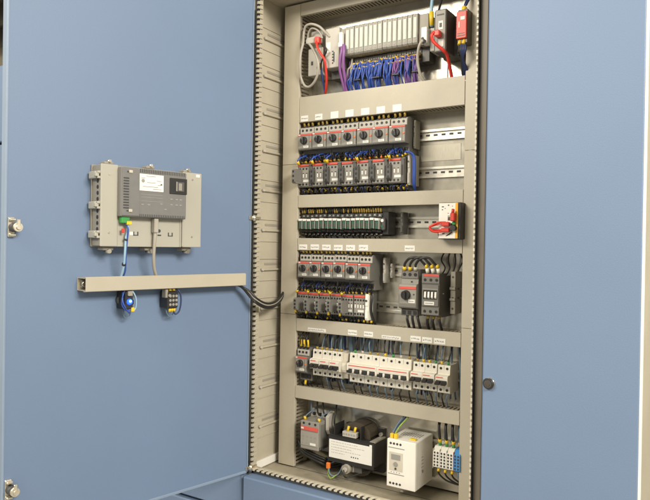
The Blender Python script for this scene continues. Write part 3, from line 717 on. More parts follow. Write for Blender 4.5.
def terminal(i, mat):
    w = .0168; x0 = .1700+i*w; x1 = x0+w-.0006; z0, z1, yf = .7345, .7705, -.004
    col = 'white' if mat != 'tblue' else 'blue'
    t = thing('terminal_block', f'{"leftmost white" if i == 0 else "middle white" if i == 1 else "right white" if i == 2 else "blue"} terminal block in the lower right corner', 'terminal block', (x0+w/2, YP, z0))
    MB().prism([(YP-.008, z0-.006), (.012, z0-.006), (yf, z0), (yf, z1), (.010, z1+.010), (YP-.008, z1+.010)], x0, x1, 'x', 0).build('housing', mat, t, .0006)
    d = MB()
    for c in range(2):
        for r in range(5):
            xx = x0+.0042+c*.0075; zz = z0+.0045+r*.0073
            d.box(xx-.0021, xx+.0021, yf-.0005, yf+.0003, zz-.0024, zz+.0024, 0, .0003)
    d.build('terminal_hole', 'ink', t)
    MB().box(x0-.0004, x0+.0004, yf-.0003, YP-.01, z0-.004, z1+.006, 0, .0002).build('partition', 'orange' if i == 3 else 'mcb2', t)
for i, mt in enumerate(('white', 'white', 'white', 'tblue')): terminal(i, mt)
for i in range(3):
    x = .179+i*.0168
    wire([(x, .018, .7805), (x+.001, .012, .80), (x-.003, .016, .825), (x-.005, .03, .846)], .0034, 'wblk', 'thick black wire with yellow and green sleeves entering a white terminal block from above', 'thick black wires above the terminal blocks', sleeves=[((x, .0178, .7815), (x+.0004, .015, .789), .0042, 'green'), ((x+.0004, .0148, .7895), (x+.001, .012, .797), .0044, 'yellow')])
    wire([(x+.002, .006, .729), (x+.002, .004, .722), (x+.006, .008, .712), (x+.022, .015, .700), (.232, .022, .694)], .0021, 'wblk', 'black wire curving from below a terminal block to the right duct', 'black wires below the terminal blocks', sleeves=[((x+.002, .0062, .7305), (x+.002, .0042, .7225), .0033, 'yellow')])
    wire([(x+.006, .03, .787), (x+.007, .028, .81), (x+.006, .034, .848)], .0016, 'wgb', 'thin grey blue wire dropping behind the terminal blocks', 'thin wires behind the terminal blocks')
wire([(.228, .012, .787), (.229, .012, .81), (.226, .02, .845)], .0026, 'wgb', 'grey blue wire with a brass sleeve over the blue terminal block', sleeves=[((.228, .012, .788), (.2285, .012, .797), .0034, 'ochre')])
wire([(.229, .006, .733), (.230, .006, .72), (.231, .02, .70)], .0028, 'wgb', 'grey blue wire leaving the bottom of the blue terminal block')
# wires over the power supply and the bottom left
for i, (mt, dx) in enumerate((('wgb', 0), ('wnavy', .004), ('wgy', .008))):
    wire([(.076+dx*.8, -.028, .802), (.080+dx, -.014, .818), (.086+dx*1.6, .01, .836), (.088+dx*2, .03, .848)], .0019, mt, ('grey blue', 'navy', 'green and yellow')[i]+' wire rising from the yellow plug of the power supply')
for i in range(3):
    wire([(-.19+i*.020, .025, .797), (-.192+i*.019, .022, .812), (-.195+i*.017, .03, .846)], .0022, ('wgb', 'wblk', 'wblk')[i], 'wire dropping to the back of the bottom left contactor', 'wires above the bottom left contactor')
for i, xx in enumerate((-.192, -.1475)):
    wire([(xx, -.006, .7875), (xx+.001, -.010, .795), (xx+.004, .005, .804), (xx+.01, .03, .812)], .0017, 'wgb', 'thin wire with a yellow sleeve on the bottom left contactor, '+('left one' if i == 0 else 'right one'), sleeves=[((xx, -.0062, .7885), (xx+.001, -.0102, .797), .0034, 'yellow')])
wire([(-.1305, .045, .775), (-.128, .04, .80), (-.126, .05, .84)], .002, 'wgy', 'green and yellow wire rising behind the transformer')
wire([(-.117, .03, .768), (-.118, .02, .79), (-.121, .04, .842)], .0024, 'wblk', 'black wire rising left of the transformer')
for i in range(9):
    zz = .664+.0065*(i % 3)+.008*(i//3); yy = .045-.016*(i//3)
    wire([(-.228, yy, zz+.03), (-.205, yy-.006, zz+.012), (-.17+.004*i, yy-.012, zz), (-.13, yy-.004, zz+random.uniform(-.004, .004)), (-.10, yy+.01, zz+.012), (-.09, .05, zz+.02)], .0038, 'wblk', 'black cable lying under the bottom left contactor', 'black cables under the bottom left contactor', name='cable', cat='cable')
wire([(-.112, -.012, .682), (-.108, -.018, .668), (-.094, -.02, .662), (-.080, -.012, .672), (-.078, .01, .70)], .002, 'wgb', 'grey blue wire curling beside the orange sleeve under the transformer')
wire([(-.114, -.010, .684), (-.112, -.016, .664), (-.098, -.026, .657), (-.086, -.018, .666)], .0017, 'wgy', 'green and yellow wire curling beside the orange sleeve under the transformer')
wire([(-.06, -.026, .686), (-.055, -.03, .672), (-.048, -.02, .668), (-.02, .0, .68), (.01, .02, .69)], .002, 'wblk', 'black wire leaving the round terminal under the transformer')

# ------------------------------------------------------------------ control wires at starters, contactors, relays, breakers
STUFF = MB()
def bulk(pts, r, m, a=None, b=None, rr=0, sl=0):
    STUFF.tube(pts, r, 5, m)
    if a is not None: STUFF.cyl(a, b, rr, 7, sl)
def drop(x, z_top, z_bot, y, mat, sl, r, label, group, wob=.003, sll=.011, sr=.0032):
    a = Vector((x, y, z_bot)); dx = random.uniform(-wob, wob)
    pts = [a, Vector((x+dx*.2, y-.002, z_bot+.006)), Vector((x+dx, y-.001+random.uniform(-.003, .003), (z_bot+z_top)/2+.003)), Vector((x+dx*1.3, y+.012, z_top+.003))]
    s = sll if z_top > z_bot else -sll
    if label is None:
        P = pts if z_top > z_bot else [a, Vector((x+dx*.2, y-.002, z_bot-.006)), pts[2], Vector((x+dx*1.3, y+.012, z_top-.003))]
        return bulk(P, r, 0, Vector((x, y, z_bot)) if sl else None, Vector((x+dx*.1, y-.002, z_bot+s)), sr, {'ochre': 1, 'yellow': 2}.get(sl, 0))
    wire(pts if z_top > z_bot else [a, Vector((x+dx*.2, y-.002, z_bot-.006)), pts[2], Vector((x+dx*1.3, y+.012, z_top-.003))], r, mat, label, group,
         sleeves=[((x, y, z_bot+.0004*(1 if s > 0 else -1)), (x+dx*.1, y-.002, z_bot+s), sr, sl)] if sl else ())
for i, x in enumerate(kx):
    for j in (-1, 0, 1):
        drop(x+j*.0130, 1.584, 1.568, .010, 'wblk', 'ochre', .0022, 'black wire with an ochre sleeve entering an upper dial starter', 'wires above the upper dial starters')
        # links starter -> contactor
        xa = x+j*.0130; k = random.uniform(-.004, .004); mt = random.choice(('wblk', 'wblk', 'wnavy', 'wblk', 'wblk'))
        sl = random.choice(('yellow', 'yellow', 'ochre', 'orange'))
        wire([(xa, .014, 1.4825), (xa+.003, -.001+k*.5, 1.474), (xa+.002+k, -.004, 1.484), (xa+k, .008, 1.4795), (xa-.001, .016, 1.4920)], .0019, mt, 'short wire linking an upper dial starter to the contactor below it', 'links between upper starters and contactors', sleeves=[((xa-.001, -.0005, 1.4695), (xa+.001, .0010, 1.4765), .0028, sl)] if j != -1 or i % 2 else ())
        drop(x+j*.0125-.0015, 1.383, 1.396, .012, 'wblk', random.choice(('ochre', 'ochre', 'black', 'yellow')), .0021, None, None, sll=.006)
    for j in range(7):
        a = x+random.uniform(-.021, .021); b = a+random.uniform(-.014, .014); mi = random.choice((0, 0, 3, 4, 4)); zc = random.uniform(1.474, 1.486)
        bulk([Vector((a, .010, 1.470)), Vector((a*.6+b*.4, random.uniform(-.012, .0), zc)), Vector((a*.3+b*.7, random.uniform(-.008, .004), zc+random.uniform(-.004, .006))), Vector((b, .016, 1.493))], .0015, mi, Vector((a, .010, 1.4695)), Vector((a, .004, 1.4745)), .0023, random.choice((1, 2, 2, 5)))
        a = x+random.uniform(-.021, .021); b = a+random.uniform(-.010, .010)
        bulk([Vector((a, .014, 1.404)), Vector((b, .002, 1.397)), Vector((b, .012, 1.383))], .0014, random.choice((0, 0, 3)), Vector((a, .013, 1.4025)), Vector((a, .008, 1.3985)), .0021, random.choice((0, 1, 2)))
    for j in (-1, 0, 1):
        xa = x-.0015+j*.0125; sl = random.choice(('orange', 'orange', 'yellow', 'ochre'))
        wire([(xa, .006, 1.4692), (xa+random.uniform(-.002, .002), -.002, 1.476), (xa+random.uniform(-.004, .004), .003, 1.484), (xa, .016, 1.492)], .0016, random.choice(('wblk', 'wnavy', 'wblk')), 'short wire with a coloured sleeve on top of an upper contactor', 'sleeved wires on the upper contactors', sleeves=[((xa, .0055, 1.4690), (xa+.0005, .000, 1.4745), .0027, sl)])
    if i in (0, 2, 4, 6, 1):
        wire([(x-.019, -.004, 1.469), (x-.017, -.016, 1.474), (x-.012, -.010, 1.482), (x-.006, .01, 1.489)], .0020, 'wblue', 'blue coil wire with a yellow sleeve on an upper contactor', 'blue coil wires of the upper contactors', sleeves=[((x-.0195, -.006, 1.4655), (x-.0180, -.0145, 1.4735), .0036, 'yellow')])
for i, x in enumerate(kx4):
    for j in (-1, 0, 1):
        drop(x+j*.0106, 1.240, 1.2295, .008, 'wblk', 'ochre', .0020, 'black wire with an ochre sleeve entering a lower dial starter', 'wires above the lower dial starters', sll=.0085)
        xa = x+j*.0104+.001; k = random.uniform(-.003, .003)
        wire([(xa, .014, 1.141), (xa+.002, .0, 1.134), (xa+.001+k, -.003, 1.143), (xa, .012, 1.152)], .0018, random.choice(('wblk', 'wblk', 'wnavy')), 'short wire linking a lower dial starter to the contactor below it', 'links between lower starters and contactors', sleeves=[((xa, .001, 1.1285), (xa+.001, .0, 1.1355), .0026, random.choice(('yellow', 'ochre', 'ochre')))])
        drop(x+j*.0104+.0025, 1.0535, 1.062, .012, 'wblk', random.choice(('ochre', 'black', 'yellow', 'black')), .0020, None, None, sll=.005)
    for j in range(5):
        a = x+random.uniform(-.017, .017); b = a+random.uniform(-.010, .010); zc = random.uniform(1.134, 1.144)
        bulk([Vector((a, .010, 1.129)), Vector((a*.6+b*.4, random.uniform(-.010, .0), zc)), Vector((b, .014, 1.152))], .0014, random.choice((0, 0, 3)), Vector((a, .010, 1.1285)), Vector((a, .005, 1.1330)), .0021, random.choice((1, 2, 1)))
    if i < 5:
        x = kc4[i]
        wire([(x-.012, -.010, 1.128), (x-.008, -.016, 1.132), (x-.004, .0, 1.139), (x, .014, 1.146)], .0016, 'wblk', 'thin wire with a bright yellow sleeve over a protruding grey block', 'yellow sleeved wires over the grey blocks', sleeves=[((x-.0140, -.0105, 1.1245), (x-.0085, -.0155, 1.1315), .0030, 'yellow')])
        wire([(x-.016, -.012, 1.079), (x-.014, -.014, 1.070), (x-.010, .0, 1.060), (x-.008, .014, 1.054)], .0016, 'wblk', 'thin wire with a yellow sleeve under a protruding grey block', 'yellow sleeved wires under the grey blocks', sleeves=[((x-.016, -.012, 1.0775), (x-.0145, -.014, 1.0705), .0028, 'yellow')])
for i in range(18):
    x = rx0+(i+.5)*rw
    for j in (-1, 1):
        drop(x+j*.0034, 1.3535, 1.336, .014, 'wblk', random.choice(('ochre', 'ochre', 'ochre', 'black')), .0014, None, None, sll=.0105, sr=.0023, wob=.004)
    drop(x, 1.269, 1.281, .018, 'wblk', None, .0016, None, None, wob=.004)
_o = STUFF.build('wires', ['wblk', 'ochre', 'yellow', 'wnavy', 'wblue', 'orange'], org=(rx0, .02, 1.3)); _o['kind'] = 'stuff'
tag(_o, 'mass of thin dark wires packed around the relays and below the contactors', 'wires')
# starter beside the breakers
for j in (-1, 0, 1):
    drop(-.2075+j*.0115, 1.018, .9785, .008, 'wblk', 'yellow', .0019, 'wire with a long yellow sleeve above the single dial starter', 'yellow sleeved wires above the single dial starter', sll=.019, sr=.0031)
    drop(-.2075+j*.0115, .872, .888, .016, 'wblk', 'yellow' if j == 0 else None, .0019, 'wire below the single dial starter', 'wires below the single dial starter', sll=.012)
def br_w(x0, pw, n, zt, zb, grp, cols, sl):
    for i in range(n):
        x = x0+pw*(i+.5); c = cols[i % len(cols)]
        drop(x, 1.022, zt, .016, c, sl[i % len(sl)], .0019, 'wire with a sleeve entering the '+grp+' from above', 'wires above the '+grp, sll=.0075, sr=.0031, wob=.006)
        drop(x, .870, zb, .018, random.choice(('wblk', 'wgb', 'wblk')), None, .0018, 'dark wire leaving the '+grp+' downwards', 'wires below the '+grp, wob=.005)
br_w(-.1790, .0151, 6, .9745, .9055, 'left breaker group', ['wblk', 'wgb'], ['ochre', 'ochre'])
br_w(-.0660, .0217, 8, .9765, .902, 'middle breaker group', ['wblk', 'wblk', 'wgb', 'wblk'], ['green', 'mcb2', 'ochre', 'ochre', 'yellow'])
br_w(.1108, .01565, 6, .9735, .9075, 'right breaker group', ['wblk', 'wgb', 'wblk'], ['ochre', 'yellow', 'yellow', 'green', 'yellow', 'green'])
for i in range(42):
    x = random.uniform(-.17, -.05) if i < 24 else random.uniform(-.05, .22)
    wire([(x+random.uniform(-.008, .008), .050+random.uniform(0, .01), .885), (x+random.uniform(-.006, .006), .045, .96), (x, .035+random.uniform(0, .02), 1.023)], .0021, random.choice(('wgb', 'wgb', 'wgb', 'wnavy')), 'grey blue wire hanging behind the white breakers', 'grey blue wires behind the breakers')
# black loops at the large starter
for i in range(3):
    xa = .0875+i*.0145; xb = .1455+i*.0140
    wire([(xa, -.001, 1.196), (xa+.004, -.008, 1.209), (xa+.018, -.012, 1.2225), ((xa+xb)/2+.008, -.008, 1.2245), (xb-.010, -.004, 1.214), (xb-.003, .004, 1.202), (xb, .006, 1.190)], .0030, 'wblk', ('left', 'middle', 'right')[i]+' thick black arc wire joining large starter and large contactor', 'black arc wires of the large starter',
         sleeves=[((xa-.0005, -.001, 1.1945), (xa+.002, -.005, 1.2025), .0045, 'yellow' if i < 2 else 'mcb2'), ((xb-.002, .004, 1.2005), (xb-.004, .002, 1.2085), .0045, 'yellow'), ((xb, .006, 1.1885), (xb-.0018, .0045, 1.2000), .0048, 'white')], n=8)
for i in range(6):
    x = (.0935+i*.0135) if i < 3 else (.1450+(i-3)*.0140)
    drop(x, 1.050, 1.087, .008 if i < 3 else .014, 'wblk', 'ochre' if i > 2 else None, .0034, 'thick black wire leaving the large '+('dial starter' if i < 3 else 'dark contactor')+' downwards', 'thick black wires under the large '+('starter' if i < 3 else 'contactor'), sll=.008, sr=.0042)
for i in range(4):
    x = .17+i*.012
    wire([(x-.01, .05, 1.18), (x, .052, 1.20), (x+.006*(i-1.5), .05, 1.22), (x+.002, .045, 1.242)], .0019, 'wblk', 'thin black wire behind the black arc wires', 'thin wires behind the black arcs')
# blue loop at upper contactors, black cable at lower
for k in range(3):
    wire([(.079, .004, 1.474+k*.003), (.092, -.004, 1.480), (.1015+k*.002, .004, 1.470), (.103+k*.0022, .006, 1.44), (.1015+k*.002, .01, 1.405), (.100, .03, 1.382)], .0026, 'wblue', 'blue wire looping down past the pale end block of the upper contactors', 'blue loop wires at the upper contactors', sleeves=[((.0800, .0035, 1.4745+k*.003), (.0870, -.001, 1.4775+k*.003), .0034, 'yellow')] if k == 0 else ())
wire([(-.0100, .012, 1.135), (-.0040, .004, 1.12), (-.0045, .004, 1.085), (-.001, .02, 1.052)], .0032, 'wblk', 'thick black cable hanging right of the white block', name='cable', cat='cable')

# ------------------------------------------------------------------ top row
n = 15; X0, X1 = -.0905, .1110; pw = (X1-X0)/n
def iom():
    t = thing('io_module', 'leftmost slim controller module with a pale label', 'controller module', (X0+pw/2, YP, 1.70), 'slim controller modules')
    a, b = X0+.0003, X0+pw-.0003
    MB().prism([(YP-.006, 1.738), (.004, 1.738), (0, 1.742), (0, 1.808), (.003, 1.8115), (YP-.006, 1.8115)], a, b, 'x', 0).build('housing', 'lgrey2', t, .0007)
    f = MB().box(a+.0022, b-.0022, -.0011, 0, 1.7530, 1.8025, 0, .0004); f.build('label_plate', 'plcw', t)
    f = MB().box(a+.003, b-.003, -.0007, .0002, 1.7445, 1.7505, 0, .0003); f.build('indicator', 'mgrey', t); MB().box(a+.004, b-.004, -.0006, 0, 1.8045, 1.8065, 0, .0001).build('indicator', 'mgrey', t)
    g = MB().prism([(YP-.006, 1.700), (.030, 1.700), (.026, 1.7335), (YP-.006, 1.7335)], a, b, 'x', 0)
    for k in range(3):
        for c in (-1, 1): g.box(X0+pw/2+c*.003-.0016, X0+pw/2+c*.003+.0016, .0255, .0285, 1.706+k*.009, 1.7105+k*.009, 1, .0002)
    g.build('terminal_base', ['dark', 'grey'], t)
    return t
io0 = iom()
for i in range(1, n): dup(io0, (pw*i, 0, 0), nth(i)+' slim controller module with a pale label')
m = MB().box(X1+.0005, X1+.026, .006, YP-.006, 1.735, 1.809, 0, .0015); m.box(X1+.0005, X1+.02, .028, YP-.006, 1.70, 1.7345, 1, .001)
tag(m.build('end_module', ['hmiside', 'dark'], org=(X1+.01, YP, 1.70)), 'plain beige end piece right of the slim controller modules', 'controller module')
# interface module
t = thing('interface_module', 'wider pale grey module with plug, left of the purple cables', 'controller module', (-.13, YP, 1.705))
h = MB().box(-.1500, -.1075, -.002, YP-.006, 1.7120, 1.8150, 0, .0014); h.box(-.1070, -.0915, .004, YP-.006, 1.742, 1.810, 1, .001); h.build('housing', ['lgrey', 'hmiside'], t)
f = MB().box(-.146, -.134, -.0032, -.0018, 1.752, 1.779, 0, .0004); f.build('label_plate', 'paper', t)
f = MB()
for k in range(5): f.box(-.128, -.1245, -.003, -.0018, 1.722+k*.0075, 1.7255+k*.0075, 0, .0003)
f.box(-.124, -.121, -.003, -.0018, 1.726, 1.752, 0, .0003); f.build('indicator', 'ink', t)
p = MB().box(-.105, -.0955, -.008, .004, 1.7690, 1.798, 0, .001); p.box(-.106, -.0945, -.010, .002, 1.760, 1.771, 0, .001); p.build('plug', 'white', t)
MB().box(-.150, -.092, .03, YP-.006, 1.690, 1.7118, 0, .001).build('terminal_base', 'dark', t)
t = thing('network_switch', 'pale grey module at far left inside the grey cable loop', 'network device', (-.19, YP, 1.70))
h = MB().box(-.206, -.160, .002, YP-.006, 1.700, 1.772, 0, .0014); h.box(-.206, -.170, .014, YP-.006, 1.772, 1.822, 0, .0014); h.build('housing', ['lgrey'], t)
f = MB().box(-.196, -.190, .0008, .0022, 1.728, 1.738, 0, .0003); f.box(-.178, -.174, .0008, .0022, 1.716, 1.722, 0, .0003); f.build('port', 'ink', t)
t = thing('cable_plug', 'grey and red cable plug where the red cable starts at far left', 'plug', (-.18, 0, 1.79))
MB().box(-.203, -.178, -.012, .006, 1.782, 1.7985, 0, .0014).build('shell', 'lgrey', t)
MB().box(-.176, -.163, -.016, .0, 1.7785, 1.7955, 0, .0014).build('locking_tab', 'red', t)
MB().box(-.2055, -.2032, -.010, .004, 1.784, 1.7965, 0, .0004).build('collar', 'rail', t)
Z = lambda zx, zy, y: at(280+zx/6.49, zy/6.49, y)
wire([Z(325, 240, .0), Z(290, 205, -.008), Z(255, 172, -.010), Z(205, 156, -.010), Z(168, 170, -.008), Z(155, 215, -.004), Z(150, 280, -.012), Z(134, 350, -.014), Z(129, 430, -.012), Z(135, 500, -.004), Z(160, 555, .0), Z(195, 560, .0), Z(232, 515, -.006), Z(248, 450, -.012), Z(243, 385, -.014), Z(215, 320, -.012), Z(175, 265, -.006)], .0034, 'wgry', 'grey cable coiled in a tall loop at the far left of the top row', name='cable', cat='cable', n=9)
wire([Z(275, 250, -.004), Z(262, 215, -.006), Z(235, 190, -.006), Z(205, 185, -.004), Z(185, 215, .0), Z(180, 262, .004)], .0026, 'wgry', 'smaller grey cable arch inside the grey loop', name='cable', cat='cable', n=8)
wire([Z(240, 268, -.014), Z(240, 300, -.018), Z(262, 345, -.018), Z(288, 385, -.016), Z(297, 440, -.010), Z(302, 500, -.004), Z(300, 560, .006), Z(292, 620, .02)], .0032, 'redcab', 'red cable running down from the far left plug to the duct', name='cable', cat='cable', n=8)
wire([Z(268, 285, -.008), Z(290, 305, -.012), Z(302, 330, -.012), Z(270, 400, -.004), Z(268, 460, .0), Z(285, 560, .02)], .0022, 'wblk', 'black cable twisting beside the left red cable', name='cable', cat='cable')
wire([Z(265, 420, .0), Z(272, 470, -.002), Z(282, 540, .006), Z(290, 610, .02)], .002, 'wblue', 'blue wire beside the left red cable', sleeves=[(Z(262, 412, 0), Z(268, 450, 0), .0036, 'ochre')])
for k in range(2):
    wire([Z(402+k*12, 290, -.005), Z(400+k*16, 330, -.008), Z(391+k*20, 385, -.008), Z(389+k*24, 450, -.004), Z(404+k*20, 520, .004), Z(420+k*12, 590, .012), Z(425+k*10, 625, .02)], .0040, 'purp', ('left', 'right')[k]+' of two purple cables beside the slim modules', name='cable', cat='cable', n=9)
wire([Z(455, 400, .02), Z(450, 450, .012), Z(440, 520, .01), Z(445, 620, .02)], .0022, 'wpurp', 'violet wire just right of the purple cables')
wire([Z(470, 380, .02), Z(460, 430, .01), Z(436, 470, .008), Z(438, 620, .022)], .0024, 'wgry', 'thin grey wire right of the purple cables')
# wire bunches under the modules
for i in range(n):
    xm = X0+pw*(i+.5)
    if i == 0: continue
    for j in range(3):
        for row in range(2):
            if row and (i+j) % 3 == 0: continue
            x = xm+(j-1)*.0042+random.uniform(-.001, .001)
            zt = 1.7165-row*.012+random.uniform(-.003, .003); yt = .020-row*.006; xg = X0+pw*(2*(i//2)+1)+random.uniform(-.004, .004)
            mat = 'wblue' if i < 10 else random.choice(('wpurp', 'wblue', 'purp') if i < 12 else ('wpurp', 'wblue', 'wblue'))
            if i == 1 and j < 1: mat = 'wgry'
            xb = xg+(x-xg)*.72+random.uniform(-.008, .008)-.002
            wire([(x, yt+.006, zt+.003), (x, yt-.008, zt-.002), (x+(xb-x)*.4+random.uniform(-.002, .002), yt-.012+random.uniform(-.003, .002), zt-.025), (xb, .004+random.uniform(-.003, .006), 1.668), (xb+random.uniform(-.006, .006), .022, 1.640)], random.uniform(.0015, .0023), mat,
                 ('blue wire' if mat == 'wblue' else 'violet wire' if mat in ('wpurp', 'purp') else 'grey wire')+' with a yellow sleeve hanging below the slim controller modules', ('blue' if mat == 'wblue' else 'violet' if mat in ('wpurp', 'purp') else 'grey')+' wires below the controller modules',
                 sleeves=[((x, yt+.006, zt+.003), (x, yt-.007, zt-.001), .0027, random.choice(('yellow', 'yellow', 'ochre')))], n=5)
    if i % 4 == 2:
        tag(MB().box(X0+pw*(i+1)-.012, X0+pw*(i+1)+.007, -.0045, .012, 1.6685+.001*random.random(), 1.6715+.001, 0, .0008).build('cable_tie', 'black', org=(xm, 0, 1.67)), 'black cable tie around a bunch of wires under the controller modules', 'cable tie', 'cable ties under the controller modules')
# right part of the top row
t = thing('bus_connector', 'small pale grey plug with a grey cable, right of the slim modules', 'plug', (.14, YP, 1.715))
h = MB().box(.1275, .1420, -.016, .010, 1.731, 1.7690, 0, .0014); h.box(.1425, .1600, .002, .050, 1.7145, 1.7700, 1, .0014); h.build('shell', ['white', 'lgrey'], t)
f = MB().cyl((.132, -.016, 1.742), (.132, -.0172, 1.742), .0035, 10, 0); f.cyl((.136, -.016, 1.735), (.136, -.02, 1.733), .005, 10, 0); f.build('screw', 'ink', t)
wire([(.135, -.018, 1.737), (.128, -.022, 1.728), (.121, -.018, 1.708), (.119, -.012, 1.685), (.1225, -.004, 1.66), (.131, .012, 1.640)], .0034, 'wgry', 'grey cable curving down from the small pale plug', name='cable', cat='cable', n=8)
wire([(.1480, .000, 1.772), (.1475, -.004, 1.80), (.1480, .0, 1.835), (.147, .012, 1.870)], .0042, 'lblue', 'pale blue cable with a yellow sleeve rising into the top duct', name='cable', cat='cable', sleeves=[((.1480, .0005, 1.774), (.1476, -.0036, 1.806), .0060, 'yellow')], n=9)
t = thing('router', 'dark grey tall module with a red plug in its port', 'network device', (.175, YP, 1.70))
h = MB().box(.1665, .1960, -.028, YP-.006, 1.7000, 1.7985, 0, .0016); h.box(.1640, .1664, -.024, YP-.006, 1.704, 1.796, 0, .0008); h.build('housing', ['dark'], t)
f = MB().box(.1690, .1935, -.0292, -.0278, 1.703, 1.7955, 0, .0005); f.box(.1770, .1880, -.0300, -.0290, 1.7510, 1.7710, 1, .0004); f.box(.1795, .1855, -.0304, -.0299, 1.756, 1.766, 2, .0003)
f.box(.173, .190, -.0300, -.0290, 1.784, 1.787, 2, .0002); f.box(.1770, .190, -.0300, -.0290, 1.7110, 1.7290, 1, .0004); f.build('front_plate', ['mgrey', 'paper', 'black'], t)
p = MB().box(.1730, .1860, -.048, -.029, 1.7320, 1.7460, 0, .002); p.build('plug', 'red', t)
wire([(.1735, -.046, 1.742), (.1695, -.050, 1.734), (.1715, -.048, 1.722), (.182, -.046, 1.710), (.1945, -.040, 1.698), (.1985, -.028, 1.690), (.1975, -.008, 1.668), (.196, .014, 1.640)], .0038, 'redcab', 'red cable from the dark module down to the duct, right side', name='cable', cat='cable', n=9)
wire([(.188, .02, 1.708), (.186, .012, 1.69), (.181, .02, 1.64)], .0012, 'wblk', 'hair thin dark wire behind the right red cable')
wire([(.168, -.01, 1.799), (.170, -.006, 1.815), (.176, .01, 1.87)], .003, 'wblk', 'black cable leaving the top of the dark module', name='cable', cat='cable')
MBk = MB().box(.192, .2085, .022, YP-.006, 1.700, 1.795, 0, .0016); MBk.box(.196, .206, .020, .0225, 1.765, 1.785, 1, .0006); MBk.cyl((.204, .022, 1.712), (.204, .02, 1.712), .005, 10, 1)
tag(MBk.build('terminal_block', ['dark', 'brown'], org=(.2, YP, 1.70)), 'dark brown block behind and between the router and the red module', 'terminal block')
t = thing('safety_relay', 'narrow bright red module in front of the right duct, top right', 'relay', (.22, YP, 1.7195))
x0, x1, yf = .2215, .2460, -.034
MB().box(x0+.0008, x1+.0006, yf+.006, YP-.006, 1.7115, 1.7885, 0, .0014).build('housing', 'brown', t)
f = MB().box(x0, x1-.0006, yf, yf+.024, 1.7215, 1.7825, 0, .0012); f.box(x0+.003, x1-.004, yf-.0006, yf, 1.7265, 1.7290, 1, .0002); f.box(x0+.003, x1-.004, yf-.0006, yf, 1.7320, 1.7335, 1, .0002)
f.build('front_plate', ['red', 'brown'], t)
l = MB().box(x0+.010, x1-.004, yf-.0008, yf, 1.7625, 1.7705, 0, .0002); l.box(x0+.006, x0+.0085, yf-.0008, yf, 1.7455, 1.7595, 0, .0002); l.build('label_plate', 'paper', t)
for k in range(2): MB().cyl((x0+.007+k*.010, yf+.010, 1.7210), (x0+.006+k*.010, yf+.004, 1.7085), .0040, 8).build('marker_sleeve', 'yellow', t)
MB().cyl((x0+.013, yf+.012, 1.7830), (x0+.0135, yf+.014, 1.7955), .0060, 10).build('marker_sleeve', 'yellow', t)
for k in range(3):
    wire([(x0+.013, yf+.014, 1.7935), (x0+.015+k*.002, yf+.016, 1.8045), (x0+.020+k*.002, yf+.03, 1.8295), (x0+.018, .01, 1.8615)], .0026, 'wnavy', 'navy wire rising from the red module', 'navy wires above the red module')
for k in range(5):
    a = x0+.006+k*.0035
    wire([(a, yf+.006, 1.7095), (a+.002, yf+.004, 1.6945), (a+.0035-k*.0025, yf+.012, 1.680), (a-.004, .004, 1.655), (a-.005, .016, 1.640)], .0023, 'wnavy' if k else 'wblk', 'navy wire hanging from the red module', 'navy wires below the red module')

